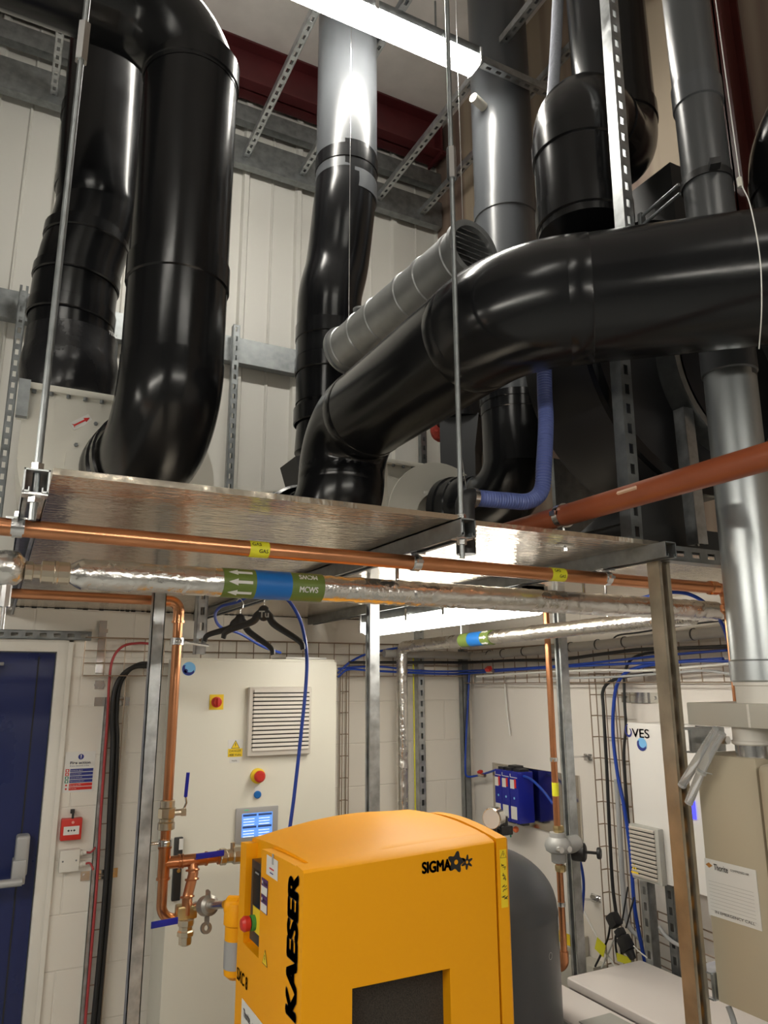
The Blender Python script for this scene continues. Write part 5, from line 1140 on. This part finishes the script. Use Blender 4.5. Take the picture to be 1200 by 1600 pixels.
a = on(1083, 1264, X=VX); MB().box((VX-.006, a.y-.012, a.z-.035), (VX, a.y+.012, a.z+.03)).build('indicator', ledb, T, 0)
BP = plate('black_plate', (VX-.001, on(1087, 1137, X=VX).y, on(1087, 1143, X=VX).z), YU, ZU, .09, .022, ink, T); text('VENTILATION', (VX-.0022, on(1088, 1137, X=VX).y-.004, on(1087, 1143, X=VX).z+.005), YU, ZU, .013, paper, 'lettering', BP, width=.08)
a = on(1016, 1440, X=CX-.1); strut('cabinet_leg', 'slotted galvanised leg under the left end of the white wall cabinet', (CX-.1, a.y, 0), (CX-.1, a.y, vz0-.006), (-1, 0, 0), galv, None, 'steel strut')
a = on(1056, 1450, X=CX-.06); strut('cabinet_leg', 'second galvanised leg under the white wall cabinet near the brownish post', (CX-.06, a.y, 0), (CX-.06, a.y, vz0-.006), (-1, 0, 0), galvd, None, 'steel strut')
for k, (p, q) in enumerate(((1040, 1440), (1045, 1475), (1050, 1510))):
    A = on(1028, q-4, X=CX-.05); B = V(CX-.05, A.y-.5, A.z-.02); tag(wires([(A+V(0, 0, dz_), B+V(0, 0, dz_)) for dz_ in (0, .03)]+[(A+V(0, -.1*j, 0), A+V(0, -.1*j, .03)) for j in range(5)]).build('cable_tray', wirem, None), ('uppermost', 'middle', 'lowest')[k]+' small wire tray under the white wall cabinet', 'cable tray', 'wire cable trays')
cable('power_cable', 'grey cable sweeping right under the white wall cabinet', [on(p, q, X=CX-.09) for p, q in ((1030, 1448), (1040, 1462), (1055, 1474), (1075, 1482))], .008, greyc)
# black inline connectors
c = on(968, 1455, X=CX-.13); T = thing('cable_connector', 'black inline cable connectors hanging by the right wall', 'connector', c-V(0, 0, .05)); dv = V(0, -.62, -.78); sd = V(1, 0, 0); up_ = dv.cross(sd)
mb = MB(); mb.obox(c-dv*.045, dv*.055, sd*.045, up_*.05, .01); mb.obox(c+dv*.005, dv*.03, sd*.035, up_*.035, .006); mb.obox(c+dv*.05, dv*.06, sd*.045, up_*.052, .01); mb.lathe([(.02, 0), (.014, .03)], c+dv*.08, dv, 14); mb.build('housing', blackp, T, 30)
for k, (p0_, p1_) in enumerate((((972, 1440), (981, 1386)), ((978, 1450), (991, 1402)))): MB().cyl(on(*p0_, X=CX-.14), on(*p1_, X=CX-.12), .0035, seg=8).build('cable_tie', rubber, T)
for lb, pts, r_, m_ in (('black lead dropping from the left of the inline connectors', [(953, 1448), (950, 1465), (942, 1485), (930, 1510)], .0045, rubber), ('black lead dropping from the middle of the inline connectors', [(962, 1462), (962, 1480), (966, 1500)], .0045, rubber), ('second black lead beside the middle one below the connectors', [(969, 1465), (970, 1480), (972, 1500)], .0045, rubber), ('grey lead at the lower end of the inline connectors', [(984, 1480), (986, 1492), (988, 1505)], .006, greyc),
                        ('white flex slanting down the right wall behind the copper riser', [(905, 1408), (920, 1440), (940, 1478), (962, 1512)], .0045, paper), ('white flex crossing below the yellow tag', [(960, 1465), (950, 1490), (940, 1512)], .004, paper), ('thin white flex from the connectors to the slotted leg', [(990, 1478), (1000, 1488), (1012, 1497)], .003, paper)):
    cable('power_lead', lb, [on(p, q, X=CX-.12) for p, q in pts], r_, m_)
a = on(938, 1480, X=CX-.14); tag(MB().obox(a, (.003, 0, 0), (0, .05, .02), (0, -.02, .05)).build('cable_tag', gasy, None, 0), 'yellow tag on the black lead left of the connectors', 'tag', 'yellow cable tags')
a = on(975, 1499, X=CX-.14); tag(MB().obox(a, (.003, 0, 0), (0, .08, -.004), (0, .002, .03)).build('cable_tag', gasy, None, 0), 'yellow tag above the rear white chest', 'tag', 'yellow cable tags')
a = on(868, 1468, X=CX-.1); T = thing('yellow_notice', 'yellow notice on the grey box behind the copper riser', 'notice', on(868, 1490, X=CX-.05)); plate('notice', a, V(0, -1, 0), V(0, 0, 1), .14, .07, yel2, T, .002); plate('white_part', a+V(-.003, -.01, .05), V(0, -1, 0), ZU, .1, .05, paper, T)
a = on(880, 1490, X=CX-.09); MB().box((CX-.09, a.y-.2, .3), (CX-.002, a.y+.06, a.z+.0)).build('box', plen, T, 0)
a = on(908, 1478, X=CX-.03); tag(MB().obox(a, (.05, 0, 0), (0, .05, 0), (0, 0, .09), .004).build('socket_box', plen, None), 'small grey socket box low on the right wall behind the post', 'socket')
# white chests
for lb, x0, x1, y0, y1, z_ in (('white chest in the foreground right of the grey tank', 1.815, 2.01, 1.2, 2.50, .80), ('white chest with dark lid line behind the brownish post', 2.07, 2.46, 1.50, 2.50, .80)):
    T = thing('white_chest', lb, 'chest', ((x0+x1)/2, (y0+y1)/2, 0), 'white chests')
    MB().box((x0+.006, y0+.006, .02), (x1-.006, y1-.006, z_-.05), .01).build('body', chest, T, 30); MB().box((x0+.008, y0+.008, z_-.05), (x1-.008, y1-.008, z_-.036)).build('gap', chestg, T, 0); MB().box((x0, y0, z_-.036), (x1, y1, z_), .012, 3).build('lid', chest, T, 30)
a = on(960, 1592, Z=.8); T.name = T.name; tag(MB().box((1.84, 1.75, .8015), (1.98, 2.17, .806), .002).build('grey_mat', louvg, None), 'grey plate lying on the foreground white chest', 'plate')
# ---------------- beige dryer at the right
T = thing('air_dryer', 'tall beige dryer cabinet with white label at the right edge', 'dryer', (1.75, 1.2, 1.16))
MB().box((1.60, 1.215, 1.165), (1.9, 1.385, 1.725), .004).build('body', beige, T, 30)
MB().box((1.585, .9, 1.155), (1.9, 1.205, 1.715), .02, 4).build('front_cover', beige, T, 30)
for y in (1.255, 1.1):
    MB().lathe([(.043, 0), (.043, .034)], (1.655, y, 1.722), (0, 0, 1), 32).build('metal_ring', zinc, T, 30)
    MB().lathe([(.046, 0), (.050, .003), (.050, .008), (.046, .011), (.046, .05)], (1.655, y, 1.752), (0, 0, 1), 32).build('spigot', white, T, 30)
MB().box((1.585, .9, 1.795), (1.82, 1.385, 1.85), .003).build('plenum', plen, T, 30); MB().box((1.5835, 1.205, 1.796), (1.586, 1.210, 1.849)).build('plenum_joint', white, T, 0)
mb = MB(); mb.lathe([(.062, 0), (.062, .045), (.066, .046), (.066, .06)], (LX, LY, 1.846), (0, 0, 1), 36); mb.build('duct_spigot', white, T, 30)
lo = on(1100, 1340, X=1.599); o_ = V(1.599, lo.y, on(1106, 1428, X=1.599).z); lw_ = abs(on(1188, 1365, X=1.599).y-lo.y); lh_ = lo.z-o_.z
lh_ = max(.1, lh_); PL = plate('paper_label', o_, YU, ZU, lw_*.93, lh_, paper, T)
text('Thorite', o_+V(-.0014, -.028, lh_-.022), YU, ZU, .014, ink, 'lettering', PL, width=.04, bold=.01); mb = MB(); mb.prism([(0, -.006), (.01, 0), (0, .006), (-.01, 0)], o_+V(-.0012, -.014, lh_-.014), YU, ZU, (-.0003, 0, 0)); mb.build('diamond', M('orange_brown', (.45, .2, .05), .5), PL, 0)
for k in range(9): plate('ruled_line', o_+V(-.0011, -.008, lh_-.05-k*.008), YU, ZU, lw_*.8, .0006, louvg, PL, .0003)
text('COMPRESSED AIR', o_+V(-.0014, -.075, lh_-.016), YU, ZU, .005, ink, 'lettering', PL, width=.05); text('IN EMERGENCY CALL', o_+V(-.0014, -.02, .008), YU, ZU, .006, ink, 'lettering', PL, width=lw_*.7)
cable('dryer_cable', 'grey cable leaving the bottom of the beige dryer', [on(1138, 1572, X=1.65), on(1146, 1595, X=1.65), on(1156, 1640, X=1.65)], .007, greyc)
T = thing('post_bracket', 'upper zinc bracket joining brownish post and beige dryer', 'bracket', (1.6, 1.4, 1.7)); zu = on(1100, 1155, Y=1.41).z
mb = MB(); mb.box((1.594, 1.388, zu-.03), (1.72, 1.396, zu+.03)); mb.box((1.59, 1.39, zu+.026), (1.72, 1.44, zu+.03)); mb.box((1.59, 1.39, zu-.03), (1.60, 1.44, zu-.026)); mb.build('plate', galv, T, 0)
mb = MB(); mb.cyl((1.64, 1.40, zu), (1.64, 1.36, zu), .008, seg=6); mb.cyl((1.69, 1.40, zu), (1.69, 1.355, zu), .011, seg=6); mb.build('bolt', zinc, T)
T2 = dup(T, (.0, .0, -.56), 'lower zinc bracket joining brownish post and beige dryer')
for k, (pts, lb) in enumerate((([(1120, 1140), (1108, 1158), (1085, 1195), (1065, 1228)], 'clear plastic tube hanging from the bracket, its end furthest left'), ([(1128, 1145), (1116, 1165), (1096, 1205), (1076, 1255)], 'clear plastic tube with a tie around its lower end'))):
    T = thing('clear_tube', lb, 'tube', on(*pts[-1], X=1.55)); pp = smooth([on(p, q, X=1.555-.0*k) for p, q in pts], 6)
    MB().tube(pp, .0105, 16).build('tube', clearp, T, 50)
    if k == 1:
        mb = MB(); c = pp[-7]; mb.annulus(c, (pp[-1]-pp[-7]), .0105, .013, .005, 18); mb.cyl(c, c+V(.0, -.03, -.004), .0015, seg=6); mb.build('tie', louvg, T)
